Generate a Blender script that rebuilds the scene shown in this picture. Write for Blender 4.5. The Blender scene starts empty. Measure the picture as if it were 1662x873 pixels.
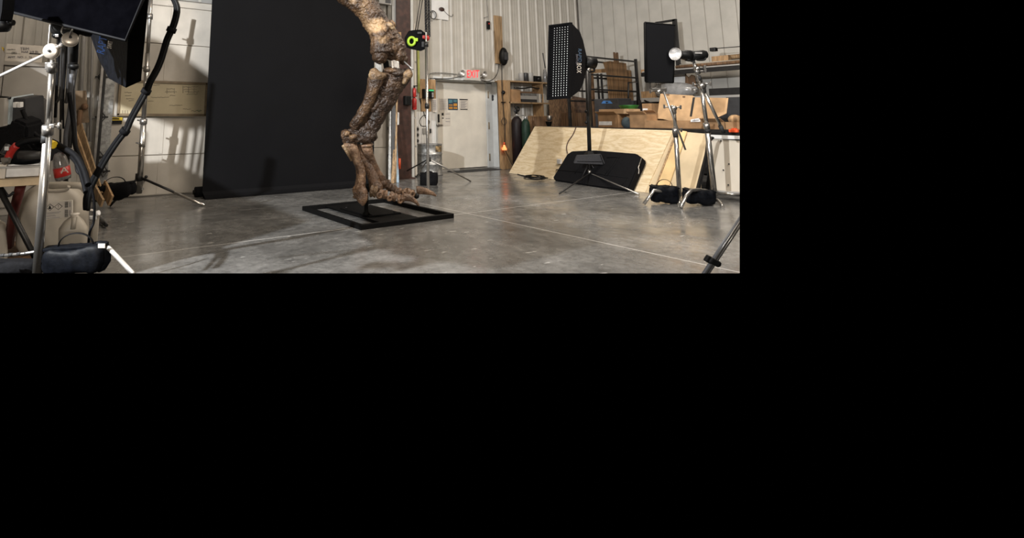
import bpy, bmesh, math, random
from mathutils import Vector, Matrix, noise
random.seed(7)
C = bpy.context.scene.collection
SC = bpy.context.scene

# ------------------------------------------------------------------ camera
F, CX, CY = 852.0, 620.0, 60.3            # focal length and principal point in pixels of the 1662x873 frame
PITCH = math.atan(852/5390); YAW = math.radians(33.0); H = 1.2
O = Vector((0, 0, H))
FWD = Vector((math.sin(YAW)*math.cos(PITCH), math.cos(YAW)*math.cos(PITCH), math.sin(PITCH)))
RGT = Vector((math.cos(YAW), -math.sin(YAW), 0))
UPV = RGT.cross(FWD)
cd = bpy.data.cameras.new('camera'); cam = bpy.data.objects.new('camera', cd); C.objects.link(cam)
cam.matrix_world = Matrix(((RGT.x, UPV.x, -FWD.x, 0), (RGT.y, UPV.y, -FWD.y, 0), (RGT.z, UPV.z, -FWD.z, H), (0, 0, 0, 1)))
cd.sensor_fit = 'HORIZONTAL'; cd.sensor_width = 36; cd.lens = F*36/1662
cd.shift_x = (831-CX)/1662; cd.shift_y = -(436.5-CY)/1662
cd.clip_start = 0.05
SC.camera = cam

# ------------------------------------------------------------------ world, lights, exposure
w = bpy.data.worlds.new('world'); SC.world = w; w.use_nodes = True
w.node_tree.nodes['Background'].inputs[0].default_value = (0, 0, 0, 1)
w.node_tree.nodes['Background'].inputs[1].default_value = 0
SC.view_settings.view_transform = 'Standard'; SC.view_settings.look = 'None'
SC.view_settings.exposure = 0.35; SC.view_settings.gamma = 1.0
SC.view_settings.use_curve_mapping = False

def light(name, kind, loc, power, color, size=None, aim=None, sy=None, spot=None):
    d = bpy.data.lights.new(name, kind); d.energy = power; d.color = color
    o = bpy.data.objects.new(name, d); C.objects.link(o); o.location = loc
    if kind == 'AREA':
        d.size = size
        if sy: d.shape = 'RECTANGLE'; d.size_y = sy
    elif size is not None: d.shadow_soft_size = size
    if spot: d.spot_size = math.radians(spot); d.spot_blend = .4
    if aim: o.rotation_euler = (Vector(aim)-Vector(loc)).to_track_quat('-Z', 'Y').to_euler()
    return o
# bare studio flash high at the camera's left
light('flash_light', 'SPOT', (-3.5, 2.3, 3.7), 3400, (.96, .98, 1.0), .05, (4.6, 6.25, .9), spot=72)
# ceiling lights of the hall
light('ceiling_light', 'AREA', (3.0, 4.5, 6.0), 120, (1.0, .86, .70), 2.2, (3.0, 4.5, 0), 1.2)
light('ceiling_light', 'AREA', (8.5, 4.5, 6.0), 230, (1.0, .90, .78), 2.2, (8.8, 5.0, 0), 1.2)
light('ceiling_light', 'AREA', (3.5, 0.5, 5.8), 130, (1.0, .88, .74), 2.4, (5.5, 6.5, .8), 1.4)
light('fill_light', 'AREA', (-1.0, -1.6, 1.5), 120, (1.0, .90, .78), 1.0, (0.6, 5.5, .7), 1.0)  # unseen fill behind the camera, added to brighten the left foreground
light('right_side_light', 'AREA', (6.2, 1.0, 3.6), 105, (1.0, .95, .90), 1.0, (9.5, 6.0, 0.9), 1.0)  # unseen area light aimed at the right-hand boards

# ------------------------------------------------------------------ from a photo pixel to a place
def ray(x, y): return FWD + RGT*((x-CX)/F) - UPV*((y-CY)/F)
def G(x, y, z=0.0): r = ray(x, y); return O + r*((z-H)/r.z)
def Yp(x, y, Y): r = ray(x, y); return O + r*(Y/r.y)
def Xp(x, y, X): r = ray(x, y); return O + r*(X/r.x)
def D(x, y, d): return O + ray(x, y)*d
def proj(p):
    q = Vector(p)-O; z = q.dot(FWD); return CX+F*q.dot(RGT)/z, CY-F*q.dot(UPV)/z, z
def hit(x, y, p0, n):
    r = ray(x, y); return O + r*((Vector(p0)-O).dot(n)/r.dot(n))
X3, Y3, Z3 = Vector((1, 0, 0)), Vector((0, 1, 0)), Vector((0, 0, 1))

# ------------------------------------------------------------------ materials
MATS = {}
def mat(name, col, rough=.6, metal=0.0, var=.12, scale=8.0, bump=.0, col2=None, emit=None, es=1.0, stretch=None, alpha=None, trans=0, spec=None, detail=6.0, w=.5):
    if name in MATS: return MATS[name]
    m = bpy.data.materials.new(name); m.use_nodes = True; nt = m.node_tree; N = nt.nodes; L = nt.links
    b = N['Principled BSDF']; b.inputs['Roughness'].default_value = rough; b.inputs['Metallic'].default_value = metal
    tc = N.new('ShaderNodeTexCoord'); mp = N.new('ShaderNodeMapping'); L.new(tc.outputs['Object'], mp.inputs[0])
    if stretch: mp.inputs['Scale'].default_value = stretch
    n = N.new('ShaderNodeTexNoise'); n.inputs['Scale'].default_value = scale; n.inputs['Detail'].default_value = detail
    L.new(mp.outputs[0], n.inputs[0])
    r = N.new('ShaderNodeValToRGB'); L.new(n.outputs[0], r.inputs[0])
    c2 = col2 or tuple(min(1, c*(1+var*1.6)) for c in col)
    c1 = col if col2 else tuple(c*(1-var*1.6) for c in col)
    r.color_ramp.elements[0].position = .5-.2*w*2*.75; r.color_ramp.elements[1].position = .5+.2*w*2*.75
    r.color_ramp.elements[0].color = (*c1, 1); r.color_ramp.elements[1].color = (*c2, 1)
    L.new(r.outputs[0], b.inputs['Base Color'])
    if spec is not None: b.inputs['Specular IOR Level'].default_value = spec
    if bump:
        bp = N.new('ShaderNodeBump'); bp.inputs['Strength'].default_value = bump; bp.inputs['Distance'].default_value = .01
        L.new(n.outputs[0], bp.inputs['Height']); L.new(bp.outputs[0], b.inputs['Normal'])
    if emit: b.inputs['Emission Color'].default_value = (*emit, 1); b.inputs['Emission Strength'].default_value = es
    if alpha: b.inputs['Alpha'].default_value = alpha
    if trans: b.inputs['Transmission Weight'].default_value = trans
    MATS[name] = m; return m

M = dict(
    wall=mat('painted_metal_wall', (.435, .41, .365), .5, 0, .04, 3, .03),
    wall2=mat('painted_metal_liner', (.43, .41, .37), .5, 0, .04, 3, .03),
    groove=mat('liner_seam', (.10, .09, .08), .8),
    gdoor=mat('overhead_door_paint', (.51, .47, .41), .55, 0, .07, 2.5, .04),
    door=mat('door_paint', (.72, .68, .60), .42, 0, .04, 3, .02),
    jamb=mat('door_jamb_paint', (.62, .63, .62), .5, 0, .04, 5),
    whitem=mat('white_enamel', (.66, .65, .63), .4, 0, .04, 5),
    galv=mat('galvanized_steel', (.34, .34, .33), .4, .7, .2, 20, .05),
    brown=mat('oxide_red_steel', (.040, .017, .012), .55, 0, .25, 9, .1),
    chrome=mat('polished_chrome', (.50, .475, .44), .24, .9, .05, 10),
    steel=mat('satin_steel', (.38, .365, .345), .36, .9, .1, 14),
    dsteel=mat('dark_steel', (.016, .015, .0145), .45, .3, .2, 12, .05),
    black=mat('black_fabric', (.004, .004, .0048), .85, 0, .2, 60, .25, spec=.12),
    bag=mat('black_nylon', (.0025, .0031, .0048), .55, 0, .25, 30, .25, spec=.12),
    blackp=mat('black_plastic', (.004, .004, .004), .5, 0, .2, 25, spec=.25),
    rubber=mat('black_rubber', (.0028, .0028, .0034), .65, 0, .2, 20, spec=.12),
    paper=mat('black_seamless_paper', (.0034, .0035, .0043), .8, 0, .05, 2, spec=.12),
    frame=mat('black_powder_coat', (.003, .003, .003), .6, 0, .2, 40, .08, spec=.12),
    ply=None, card=mat('cardboard', (.30, .175, .085), .85, 0, .12, 6, .05),
    card2=mat('pale_cardboard', (.40, .26, .14), .85, 0, .12, 5, .05),
    wood=mat('pine_board', (.29, .19, .10), .7, 0, .25, 4, .05, stretch=(9, 9, .6)),
    woodd=mat('aged_board', (.13, .072, .036), .8, 0, .3, 4, .1, stretch=(9, 9, .6)),
    osb=mat('plywood_board', (.32, .20, .10), .75, 0, .2, 5, .05, stretch=(6, 6, 1)),
    hdpe=mat('translucent_plastic', (.40, .36, .30), .45, 0, .07, 4),
    label=mat('label_paper', (.62, .57, .50), .7, 0, .03, 10),
    ink=mat('black_ink', (.012, .012, .012), .7),
    bink=mat('blue_ink', (.03, .14, .55), .6),
    grayink=mat('grey_ink', (.16, .15, .17), .7),
    white=mat('white_paint', (.75, .75, .75), .6),
    yellow=mat('yellow_vinyl', (.75, .52, .03), .5),
    red=mat('red_paint', (.42, .025, .02), .35),
    orange=mat('orange_plastic', (.75, .10, .03), .4),
    green=mat('lime_plastic', (.35, .55, .03), .45),
    bgreen=mat('green_bowl_plastic', (.015, .13, .02), .5),
    dgreen=mat('green_cylinder_paint', (.012, .028, .018), .5, spec=.2),
    maroon=mat('brown_cylinder_paint', (.012, .008, .0085), .5, spec=.2),
    gray=mat('grey_enamel', (.30, .29, .275), .5, 0, .05, 4),
    dgray=mat('dark_grey_plastic', (.028, .028, .03), .5),
    cab=mat('cabinet_enamel', (.36, .335, .30), .5, 0, .05, 3),
    blue=mat('blue_plastic', (.05, .17, .42), .45),
    wboard=mat('marker_board', (.50, .43, .29), .3, 0, .05, 3),
    tan=mat('tan_aluminium', (.20, .15, .09), .45),
    glass=mat('cloudy_clear_plastic', (.30, .29, .28), .15, 0, .1, 8, trans=.6),
    exitred=mat('exit_sign_red', (.9, .02, .03), .5, emit=(1.0, .03, .05), es=.9),
    lampglow=mat('orange_lamp_glow', (1.0, .25, .08), .5, emit=(1.0, .22, .07), es=1.6),
    diff=mat('white_diffuser', (.85, .85, .85), .7, emit=(1.0, .98, .95), es=.9),
    bulb=mat('modelling_lamp', (1, 1, 1), .5, emit=(1.0, .97, .92), es=.5),
    silver=mat('silver_reflector', (.62, .61, .60), .42, .9, .05, 10),
    puddle=mat('grout', (.4, .4, .4), .8),
)

def plywood():
    m = bpy.data.materials.new('plywood'); m.use_nodes = True; nt = m.node_tree; N = nt.nodes; L = nt.links
    b = N['Principled BSDF']; b.inputs['Roughness'].default_value = .6
    tc = N.new('ShaderNodeTexCoord'); mp = N.new('ShaderNodeMapping'); L.new(tc.outputs['Object'], mp.inputs[0])
    mp.inputs['Scale'].default_value = (1, .35, 2.2)
    n = N.new('ShaderNodeTexNoise'); n.inputs['Scale'].default_value = 1.6; n.inputs['Detail'].default_value = 3; L.new(mp.outputs[0], n.inputs[0])
    mu = N.new('ShaderNodeMath'); mu.operation = 'MULTIPLY'; mu.inputs[1].default_value = 60; L.new(n.outputs[0], mu.inputs[0])
    si = N.new('ShaderNodeMath'); si.operation = 'SINE'; L.new(mu.outputs[0], si.inputs[0])
    f = N.new('ShaderNodeTexNoise'); f.inputs['Scale'].default_value = 40; L.new(mp.outputs[0], f.inputs[0])
    ad = N.new('ShaderNodeMath'); ad.operation = 'MULTIPLY_ADD'; ad.inputs[1].default_value = .2; ad.inputs[2].default_value = 0; L.new(si.outputs[0], ad.inputs[0])
    a2 = N.new('ShaderNodeMath'); a2.operation = 'ADD'; L.new(ad.outputs[0], a2.inputs[0]); L.new(f.outputs[0], a2.inputs[1])
    r = N.new('ShaderNodeValToRGB'); L.new(a2.outputs[0], r.inputs[0])
    r.color_ramp.elements[0].position = .15; r.color_ramp.elements[1].position = .8
    r.color_ramp.elements[0].color = (.50, .38, .22, 1); r.color_ramp.elements[1].color = (.66, .55, .38, 1)
    L.new(r.outputs[0], b.inputs['Base Color']); return m
M['ply'] = plywood()

def bone_mat():
    m = bpy.data.materials.new('fossil_bone'); m.use_nodes = True; nt = m.node_tree; N = nt.nodes; L = nt.links
    b = N['Principled BSDF']; tc = N.new('ShaderNodeTexCoord')
    n = N.new('ShaderNodeTexNoise'); n.inputs['Scale'].default_value = 4.2; n.inputs['Detail'].default_value = 8; n.inputs['Roughness'].default_value = .62
    L.new(tc.outputs['Object'], n.inputs[0])
    r = N.new('ShaderNodeValToRGB'); L.new(n.outputs[0], r.inputs[0]); cr = r.color_ramp
    cr.elements[0].position = .34; cr.elements[0].color = (.022, .012, .007, 1)
    cr.elements[1].position = .68; cr.elements[1].color = (.27, .17, .085, 1)
    e = cr.elements.new(.50); e.color = (.065, .036, .019, 1); e = cr.elements.new(.60); e.color = (.135, .078, .039, 1)
    v = N.new('ShaderNodeTexVoronoi'); v.feature = 'DISTANCE_TO_EDGE'; v.inputs['Scale'].default_value = 13
    n2 = N.new('ShaderNodeTexNoise'); n2.inputs['Scale'].default_value = 9; L.new(tc.outputs['Object'], n2.inputs[0])
    mx = N.new('ShaderNodeMixRGB'); mx.inputs[0].default_value = .12; L.new(tc.outputs['Object'], mx.inputs[1]); L.new(n2.outputs[1], mx.inputs[2])
    L.new(mx.outputs[0], v.inputs[0])
    r2 = N.new('ShaderNodeValToRGB'); L.new(v.outputs[0], r2.inputs[0]); r2.color_ramp.elements[1].position = .055
    r2.color_ramp.elements[0].color = (.25, .22, .20, 1)
    mm = N.new('ShaderNodeMixRGB'); mm.blend_type = 'MULTIPLY'; mm.inputs[0].default_value = .8; L.new(r.outputs[0], mm.inputs[1]); L.new(r2.outputs[0], mm.inputs[2])
    L.new(mm.outputs[0], b.inputs['Base Color']); b.inputs['Roughness'].default_value = .36
    n3 = N.new('ShaderNodeTexNoise'); n3.inputs['Scale'].default_value = 45; n3.inputs['Detail'].default_value = 6; L.new(tc.outputs['Object'], n3.inputs[0])
    bp = N.new('ShaderNodeBump'); bp.inputs['Strength'].default_value = .9; bp.inputs['Distance'].default_value = .016
    L.new(n3.outputs[0], bp.inputs['Height']); L.new(bp.outputs[0], b.inputs['Normal'])
    return m
M['bone'] = bone_mat()
def bone_var(name, dark, mid, lite, hi):
    m = M['bone'].copy(); m.name = name
    for n in m.node_tree.nodes:
        if n.type == 'VALTORGB' and len(n.color_ramp.elements) == 4:
            for e, c in zip(n.color_ramp.elements, (dark, mid, lite, hi)): e.color = (*c, 1)
    return m
M['bone_tan'] = bone_var('tan_fossil_bone', (.07, .042, .022), (.22, .14, .075), (.38, .27, .15), (.50, .38, .24))
M['bone_dark'] = bone_var('dark_fossil_bone', (.012, .007, .0045), (.032, .018, .011), (.06, .034, .020), (.13, .078, .042))

M['bone_foot'] = bone_var('light_brown_fossil_bone', (.055, .031, .018), (.15, .088, .052), (.27, .165, .10), (.42, .28, .175))
def patch_mat(spots):
    m = M['bone'].copy(); m.name = 'mottled_fossil_bone'; nt = m.node_tree; N = nt.nodes; L = nt.links
    b = N['Principled BSDF']; src = b.inputs['Base Color'].links[0].from_socket; geo = N.new('ShaderNodeNewGeometry')
    nz = N.new('ShaderNodeTexNoise'); nz.inputs['Scale'].default_value = 7; nz.inputs['Detail'].default_value = 6; L.new(geo.outputs['Position'], nz.inputs[0])
    cur = src
    for p, r, col in spots:
        d = N.new('ShaderNodeVectorMath'); d.operation = 'DISTANCE'; L.new(geo.outputs['Position'], d.inputs[0]); d.inputs[1].default_value = p
        a = N.new('ShaderNodeMath'); a.operation = 'MULTIPLY_ADD'; L.new(nz.outputs[0], a.inputs[0]); a.inputs[1].default_value = r*1.6; L.new(d.outputs['Value'], a.inputs[2])
        rp_ = N.new('ShaderNodeMapRange'); L.new(a.outputs[0], rp_.inputs[0]); rp_.inputs[1].default_value = r*1.75; rp_.inputs[2].default_value = r*1.25; rp_.inputs[3].default_value = 0; rp_.inputs[4].default_value = 1
        mx = N.new('ShaderNodeMixRGB'); L.new(rp_.outputs[0], mx.inputs[0]); L.new(cur, mx.inputs[1]); 
        c2 = N.new('ShaderNodeMixRGB'); c2.blend_type = 'MULTIPLY'; c2.inputs[0].default_value = .5; c2.inputs[1].default_value = (*col, 1); L.new(nz.outputs[0], c2.inputs[2])
        L.new(c2.outputs[0], mx.inputs[2]); cur = mx.outputs[0]
    L.new(cur, b.inputs['Base Color']); return m
def floor_mat(y0, x0):
    m = bpy.data.materials.new('polished_concrete'); m.use_nodes = True; nt = m.node_tree; N = nt.nodes; L = nt.links
    b = N['Principled BSDF']; tc = N.new('ShaderNodeTexCoord')
    def nz(s, d=8, rg=.6, st=None):
        n = N.new('ShaderNodeTexNoise'); n.inputs['Scale'].default_value = s; n.inputs['Detail'].default_value = d; n.inputs['Roughness'].default_value = rg
        if st:
            mp = N.new('ShaderNodeMapping'); mp.inputs['Scale'].default_value = st; L.new(tc.outputs['Object'], mp.inputs[0]); L.new(mp.outputs[0], n.inputs[0])
        else: L.new(tc.outputs['Object'], n.inputs[0])
        return n
    def ramp(n, p0, c0, p1, c1):
        r = N.new('ShaderNodeValToRGB'); L.new(n.outputs[0], r.inputs[0]); r.color_ramp.elements[0].position = p0; r.color_ramp.elements[1].position = p1
        r.color_ramp.elements[0].color = (*c0, 1); r.color_ramp.elements[1].color = (*c1, 1); return r
    def mixn(t, fac, a, c):
        x = N.new('ShaderNodeMixRGB'); x.blend_type = t
        if isinstance(fac, float): x.inputs[0].default_value = fac
        else: L.new(fac, x.inputs[0])
        L.new(a, x.inputs[1])
        if isinstance(c, tuple): x.inputs[2].default_value = (*c, 1)
        else: L.new(c, x.inputs[2])
        return x.outputs[0]
    base = ramp(nz(1.1), .3, (.075, .073, .069), .72, (.20, .197, .19))
    fine = ramp(nz(9, 10, .75), .32, (.55, .55, .55), .68, (1.4, 1.4, 1.4))
    c = mixn('MULTIPLY', 1.0, base.outputs[0], fine.outputs[0])
    speck = ramp(nz(5, 3, .5, (1.0, 2.6, 1)), .70, (0, 0, 0), .735, (1, 1, 1))
    c = mixn('MIX', speck.outputs[0], c, (.36, .355, .34))
    geo = N.new('ShaderNodeNewGeometry'); sp = N.new('ShaderNodeSeparateXYZ'); L.new(geo.outputs['Position'], sp.inputs[0])
    def line(out, v, wd):
        a = N.new('ShaderNodeMath'); a.operation = 'SUBTRACT'; a.inputs[1].default_value = v; L.new(out, a.inputs[0])
        a2 = N.new('ShaderNodeMath'); a2.operation = 'ABSOLUTE'; L.new(a.outputs[0], a2.inputs[0])
        a3 = N.new('ShaderNodeMath'); a3.operation = 'LESS_THAN'; a3.inputs[1].default_value = wd; L.new(a2.outputs[0], a3.inputs[0]); return a3.outputs[0]
    for o_, v in ((sp.outputs[1], y0), (sp.outputs[0], x0)):
        c = mixn('MIX', line(o_, v, .0075), c, (.50, .49, .47))
    L.new(c, b.inputs['Base Color'])
    rr = ramp(nz(3, 6), .3, (.12, .12, .12), .75, (.36, .36, .36)); L.new(rr.outputs[0], b.inputs['Roughness'])
    bp = N.new('ShaderNodeBump'); bp.inputs['Strength'].default_value = .10; bp.inputs['Distance'].default_value = .004
    L.new(nz(22, 4).outputs[0], bp.inputs['Height']); L.new(bp.outputs[0], b.inputs['Normal'])
    return m

# ------------------------------------------------------------------ mesh helpers
class B:
    def __init__(s): s.b = bmesh.new()
    def box(s, x0, x1, y0, y1, z0, z1, bev=0):
        return s.obox(Vector(((x0+x1)/2, (y0+y1)/2, (z0+z1)/2)), X3*(x1-x0)/2, Y3*(y1-y0)/2, Z3*(z1-z0)/2, bev)
    def obox(s, c, a, b_, c_, bev=0):
        t = bmesh.new(); vs = [t.verts.new(c+a*i+b_*j+c_*k) for i in (-1, 1) for j in (-1, 1) for k in (-1, 1)]
        for f in ((0, 1, 3, 2), (4, 6, 7, 5), (0, 4, 5, 1), (2, 3, 7, 6), (0, 2, 6, 4), (1, 5, 7, 3)): t.faces.new([vs[i] for i in f])
        bmesh.ops.recalc_face_normals(t, faces=t.faces)
        if bev: bmesh.ops.bevel(t, geom=t.edges[:]+t.verts[:], offset=bev, segments=2, affect='EDGES', profile=.6)
        return s.merge(t)
    def merge(s, t):
        me = bpy.data.meshes.new('tmp'); t.to_mesh(me); t.free(); s.b.from_mesh(me); bpy.data.meshes.remove(me); return s
    def prism(s, pts, vec, bev=0):
        t = bmesh.new(); a = [t.verts.new(p) for p in pts]; b_ = [t.verts.new(Vector(p)+vec) for p in pts]; n = len(a)
        t.faces.new(a); t.faces.new(b_[::-1])
        for i in range(n): t.faces.new([a[i], b_[i], b_[(i+1) % n], a[(i+1) % n]])
        bmesh.ops.recalc_face_normals(t, faces=t.faces)
        if bev: bmesh.ops.bevel(t, geom=t.edges[:]+t.verts[:], offset=bev, segments=2, affect='EDGES')
        return s.merge(t)
    def loft(s, rings, cap=True, smooth=True, closed=False):
        t = s.b; R = [[t.verts.new(p) for p in r] for r in rings]; n = len(R[0]); fs = []
        for i in range(len(R) if closed else len(R)-1):
            a, b_ = R[i], R[(i+1) % len(R)]
            for k in range(n): fs.append(t.faces.new([a[k], a[(k+1) % n], b_[(k+1) % n], b_[k]]))
        if smooth:
            for f in fs: f.smooth = True
        if cap and not closed:
            t.faces.new(R[0][::-1]); t.faces.new(R[-1])
        return s
    def tube(s, pts, r, seg=10, closed=False, flat=1.0, ref=None, sub=0):
        pts = [Vector(p) for p in pts]; rr = list(r) if hasattr(r, '__len__') else [r]*len(pts)
        if sub: pts, rr = smoothline(pts, rr, sub)
        n = len(pts); rings = []; u = None
        for i in range(n):
            if closed: d = pts[(i+1) % n]-pts[i-1]
            else: d = pts[min(i+1, n-1)]-pts[max(i-1, 0)]
            d.normalize()
            if u is None:
                u = Vector(ref) if ref else (X3 if abs(d.x) < .8 else Y3)
            u = (u-d*u.dot(d)).normalized(); v = d.cross(u)
            rings.append([pts[i]+(u*math.cos(a)+v*math.sin(a)*flat)*rr[i] for a in [2*math.pi*k/seg for k in range(seg)]])
        return s.loft(rings, closed=closed)
    def lathe(s, base, axis, prof, seg=24, sx=1.0):
        axis = Vector(axis).normalized(); u = X3 if abs(axis.x) < .8 else Y3; u = (u-axis*u.dot(axis)).normalized(); v = axis.cross(u)
        base = Vector(base)
        return s.loft([[base+axis*h+(u*math.cos(a)*sx+v*math.sin(a))*max(r, 1e-4) for a in [2*math.pi*k/seg for k in range(seg)]] for r, h in prof])
    def ell(s, c, ax, seg=16, rg=10, nz=0, seed=0):
        c = Vector(c); a, b_, c_ = [Vector(q) for q in ax]; rings = []
        for i in range(rg+1):
            t = math.pi*i/rg; z = -math.cos(t); q = max(math.sin(t), .02)
            ring = []
            for k in range(seg):
                f = 2*math.pi*k/seg; p = a*math.cos(f)*q+b_*math.sin(f)*q+c_*z
                if nz: p = p*(1+nz*noise.noise(p*6+Vector((seed, 0, 0))))
                ring.append(c+p)
            rings.append(ring)
        return s.loft(rings)
    def ball(s, c, r, seg=14, rg=8): return s.ell(c, (X3*r, Y3*r, Z3*r), seg, rg)
    def ring(s, c, n, R_, r, seg=28, sx=1.0):
        n = Vector(n).normalized(); u = X3 if abs(n.x) < .8 else Z3; u = (u-n*u.dot(n)).normalized(); v = n.cross(u)
        return s.tube([Vector(c)+u*math.cos(a)*R_+v*math.sin(a)*R_*sx for a in [2*math.pi*k/seg for k in range(seg)]], r, 8, closed=True)

def smoothline(pts, rr, sub):
    op, orr = [], []; n = len(pts)
    for i in range(n-1):
        p0, p1, p2, p3 = pts[max(i-1, 0)], pts[i], pts[i+1], pts[min(i+2, n-1)]
        for k in range(sub):
            t = k/sub; a = 2*p1+(p2-p0)*t+(2*p0-5*p1+4*p2-p3)*t*t+(3*p1-p0-3*p2+p3)*t**3
            op.append(a*.5); orr.append(rr[i]*(1-t)+rr[i+1]*t)
    op.append(pts[-1]); orr.append(rr[-1]); return op, orr

# the photographed part of the hall ends at these two planes (nothing is modelled beyond)
E1 = (RGT*F-FWD*(1200.5-CX)).normalized(); E2 = (-UPV*F-FWD*(443.5-CY)).normalized()
def trim(b, e):
    b.verts.ensure_lookup_table()
    ds = [(v.co-O).dot(e) for v in b.verts]
    if not ds or max(ds) <= 1e-5: return
    r = bmesh.ops.bisect_plane(b, geom=b.verts[:]+b.edges[:]+b.faces[:], plane_co=O, plane_no=e, clear_outer=True)
    ed = [g for g in r['geom_cut'] if isinstance(g, bmesh.types.BMEdge)]
    if ed: bmesh.ops.holes_fill(b, edges=ed, sides=0)

def obj(name, bld, m, parent=None, cut=True, norm=True):
    b = bld.b
    if cut: trim(b, E1); trim(b, E2)
    if norm: bmesh.ops.recalc_face_normals(b, faces=b.faces[:])
    me = bpy.data.meshes.new(name)
    if parent: off = parent['_o']; off = Vector(off)
    else:
        vs = [v.co for v in b.verts]
        off = Vector(((min(v.x for v in vs)+max(v.x for v in vs))/2, (min(v.y for v in vs)+max(v.y for v in vs))/2, min(v.z for v in vs)))
    bmesh.ops.translate(b, verts=b.verts[:], vec=-off); b.to_mesh(me); b.free()
    me.materials.append(M[m] if isinstance(m, str) else m)
    o = bpy.data.objects.new(name, me); C.objects.link(o)
    if parent: o.parent = parent
    else: o.location = off
    o['_o'] = tuple(off)
    return o
def tag(o, label, cat, group=None):
    o['label'] = label; o['category'] = cat
    if group: o['group'] = group
    return o
def single(name, bld, m, label, cat, group=None): return tag(obj(name, bld, m), label, cat, group)
def struct(name, bld, m, parent=None, cut=True):
    o = obj(name, bld, m, parent, cut)
    if not parent: o['kind'] = 'structure'
    return o
def thing(name, loc, label, cat, group=None):
    o = bpy.data.objects.new(name, None); C.objects.link(o); o.location = loc; o['_o'] = tuple(Vector(loc)); o.empty_display_size = .1
    return tag(o, label, cat, group)
def lettering(s, quad, m, parent, name='lettering', off=.003):
    """glyphs mapped into a quad given as top-left, top-right, bottom-right, bottom-left"""
    cu = bpy.data.curves.new('t', 'FONT'); cu.body = s; cu.resolution_u = 2; t = bpy.data.objects.new('t', cu); C.objects.link(t)
    bpy.context.view_layer.update(); me = bpy.data.meshes.new_from_object(t.evaluated_get(bpy.context.evaluated_depsgraph_get()))
    xs = [v.co.x for v in me.vertices]; ys = [v.co.y for v in me.vertices]; a, b_ = min(xs), max(xs); c, d = min(ys), max(ys)
    tl, tr, br, bl = [Vector(q) for q in quad]; n = (bl-tl).cross(tr-tl).normalized()
    if n.dot(O-tl) < 0: n = -n
    for v in me.vertices:
        u = (v.co.x-a)/(b_-a); q = (v.co.y-c)/(d-c)
        v.co = bl.lerp(br, u).lerp(tl.lerp(tr, u), q)+n*off
    bl_ = B(); bl_.b.from_mesh(me); bpy.data.objects.remove(t); bpy.data.curves.remove(cu); bpy.data.meshes.remove(me)
    ex = bmesh.ops.extrude_face_region(bl_.b, geom=bl_.b.faces[:])
    bmesh.ops.translate(bl_.b, verts=[g for g in ex['geom'] if isinstance(g, bmesh.types.BMVert)], vec=n*.0015)
    return obj(name, bl_, m, parent)
def strokes(segs, f, m, parent, name, r=.004, off=None):
    b = B()
    for sg in segs: b.tube([f(*p) for p in sg], r, 4)
    return obj(name, b, m, parent)
# ================================================================== STRUCTURE
YG, YB, XR, YD = 9.3, 9.95, 13.6, 10.25
jy = G(600, 366).y; jx = (G(810, 357).x+G(1190, 440).x)/2
b = B(); b.box(-4.2, 14.2, 0.2, 10.6, -.12, 0)
struct('floor', b, floor_mat(jy, jx))

def ribbed(x0, x1, z0, z1, Y, first, sp=.353):
    """painted ribbed panel facing -Y"""
    pr = [(x0, 0)]; k = math.ceil((x0-first)/sp)
    while first+k*sp < x1:
        c = first+k*sp
        for dx, dy in ((-.045, 0), (-.02, -.032), (.02, -.032), (.045, 0), (.12, 0), (.125, -.0035), (.145, -.0035), (.15, 0), (.205, 0), (.21, -.0035), (.23, -.0035), (.235, 0)):
            if x0 < c+dx < x1: pr.append((c+dx, dy))
        k += 1
    pr.append((x1, 0)); b = B()
    pts = [Vector((x, Y+dy, z0)) for x, dy in pr]+[Vector((x1, Y+.08, z0)), Vector((x0, Y+.08, z0))]
    b.prism(pts, Z3*(z1-z0)); return b
gx0 = Yp(166, 200, YG).x; gx1 = Yp(627, 200, YG).x; gz = Yp(337, 6, YG).z
b = B(); b.box(-4.2, 14.2, -3.2, 10.6, 6.2, 6.3); struct('ceiling', b, 'wall2', cut=False)
b = B(); b.box(-4.2, -4.1, -3.2, 9.4, 0, 6.2); struct('wall_left', b, 'wall', cut=False)
b = B(); b.box(-4.2, 14.2, -3.2, -3.1, 0, 6.2); struct('wall_front', b, 'wall', cut=False)
def join(*bs):
    r = B()
    for q in bs: r.merge(q.b)
    return r
colx0, colx1 = G(642, 290).x, G(667, 289).x
struct('wall_overhead_door', join(ribbed(-4.1, gx0, 0, 6.2, YG, .1), ribbed(gx0, gx1, gz, 6.2, YG, .1), ribbed(gx1, colx1+.02, 0, 6.2, YG, .1)), 'wall')
dx0, dx1 = Yp(706, 200, YB).x, Yp(812, 200, YB).x; dz = Yp(760, 131, YB).z
struct('wall_exit_door', join(ribbed(colx0, dx0, 0, 6.2, YB, 8.2), ribbed(dx1, XR+.1, 0, 6.2, YB, 8.2), ribbed(dx0, dx1, dz, 6.2, YB, 8.2)), 'wall')
# right wall: flat liner panels with narrow seams
b = B(); pr = []; y = 1.2; 
pr.append((1.0, 0))
k = 0
yy = 8.42
ys = sorted([yy+.352*i for i in range(-22, 6)])
for y in ys:
    for dy, dx in ((-.016, 0), (-.008, .03), (.008, .03), (.016, 0)): pr.append((y+dy, dx))
pr = [(y, d) for y, d in pr if y <= YB+.2]; pr.append((YB+.2, 0))
b.prism([Vector((XR+d, y, 0)) for y, d in pr]+[Vector((XR+.12, YB+.2, 0)), Vector((XR+.12, 1.0, 0))], Z3*6.2)
struct('wall_right', b, 'wall2')
b = B(); b.box(XR-.035, XR, YB-.035, YB, 0, 6.2); struct('trim_1', b, 'groove')

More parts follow.
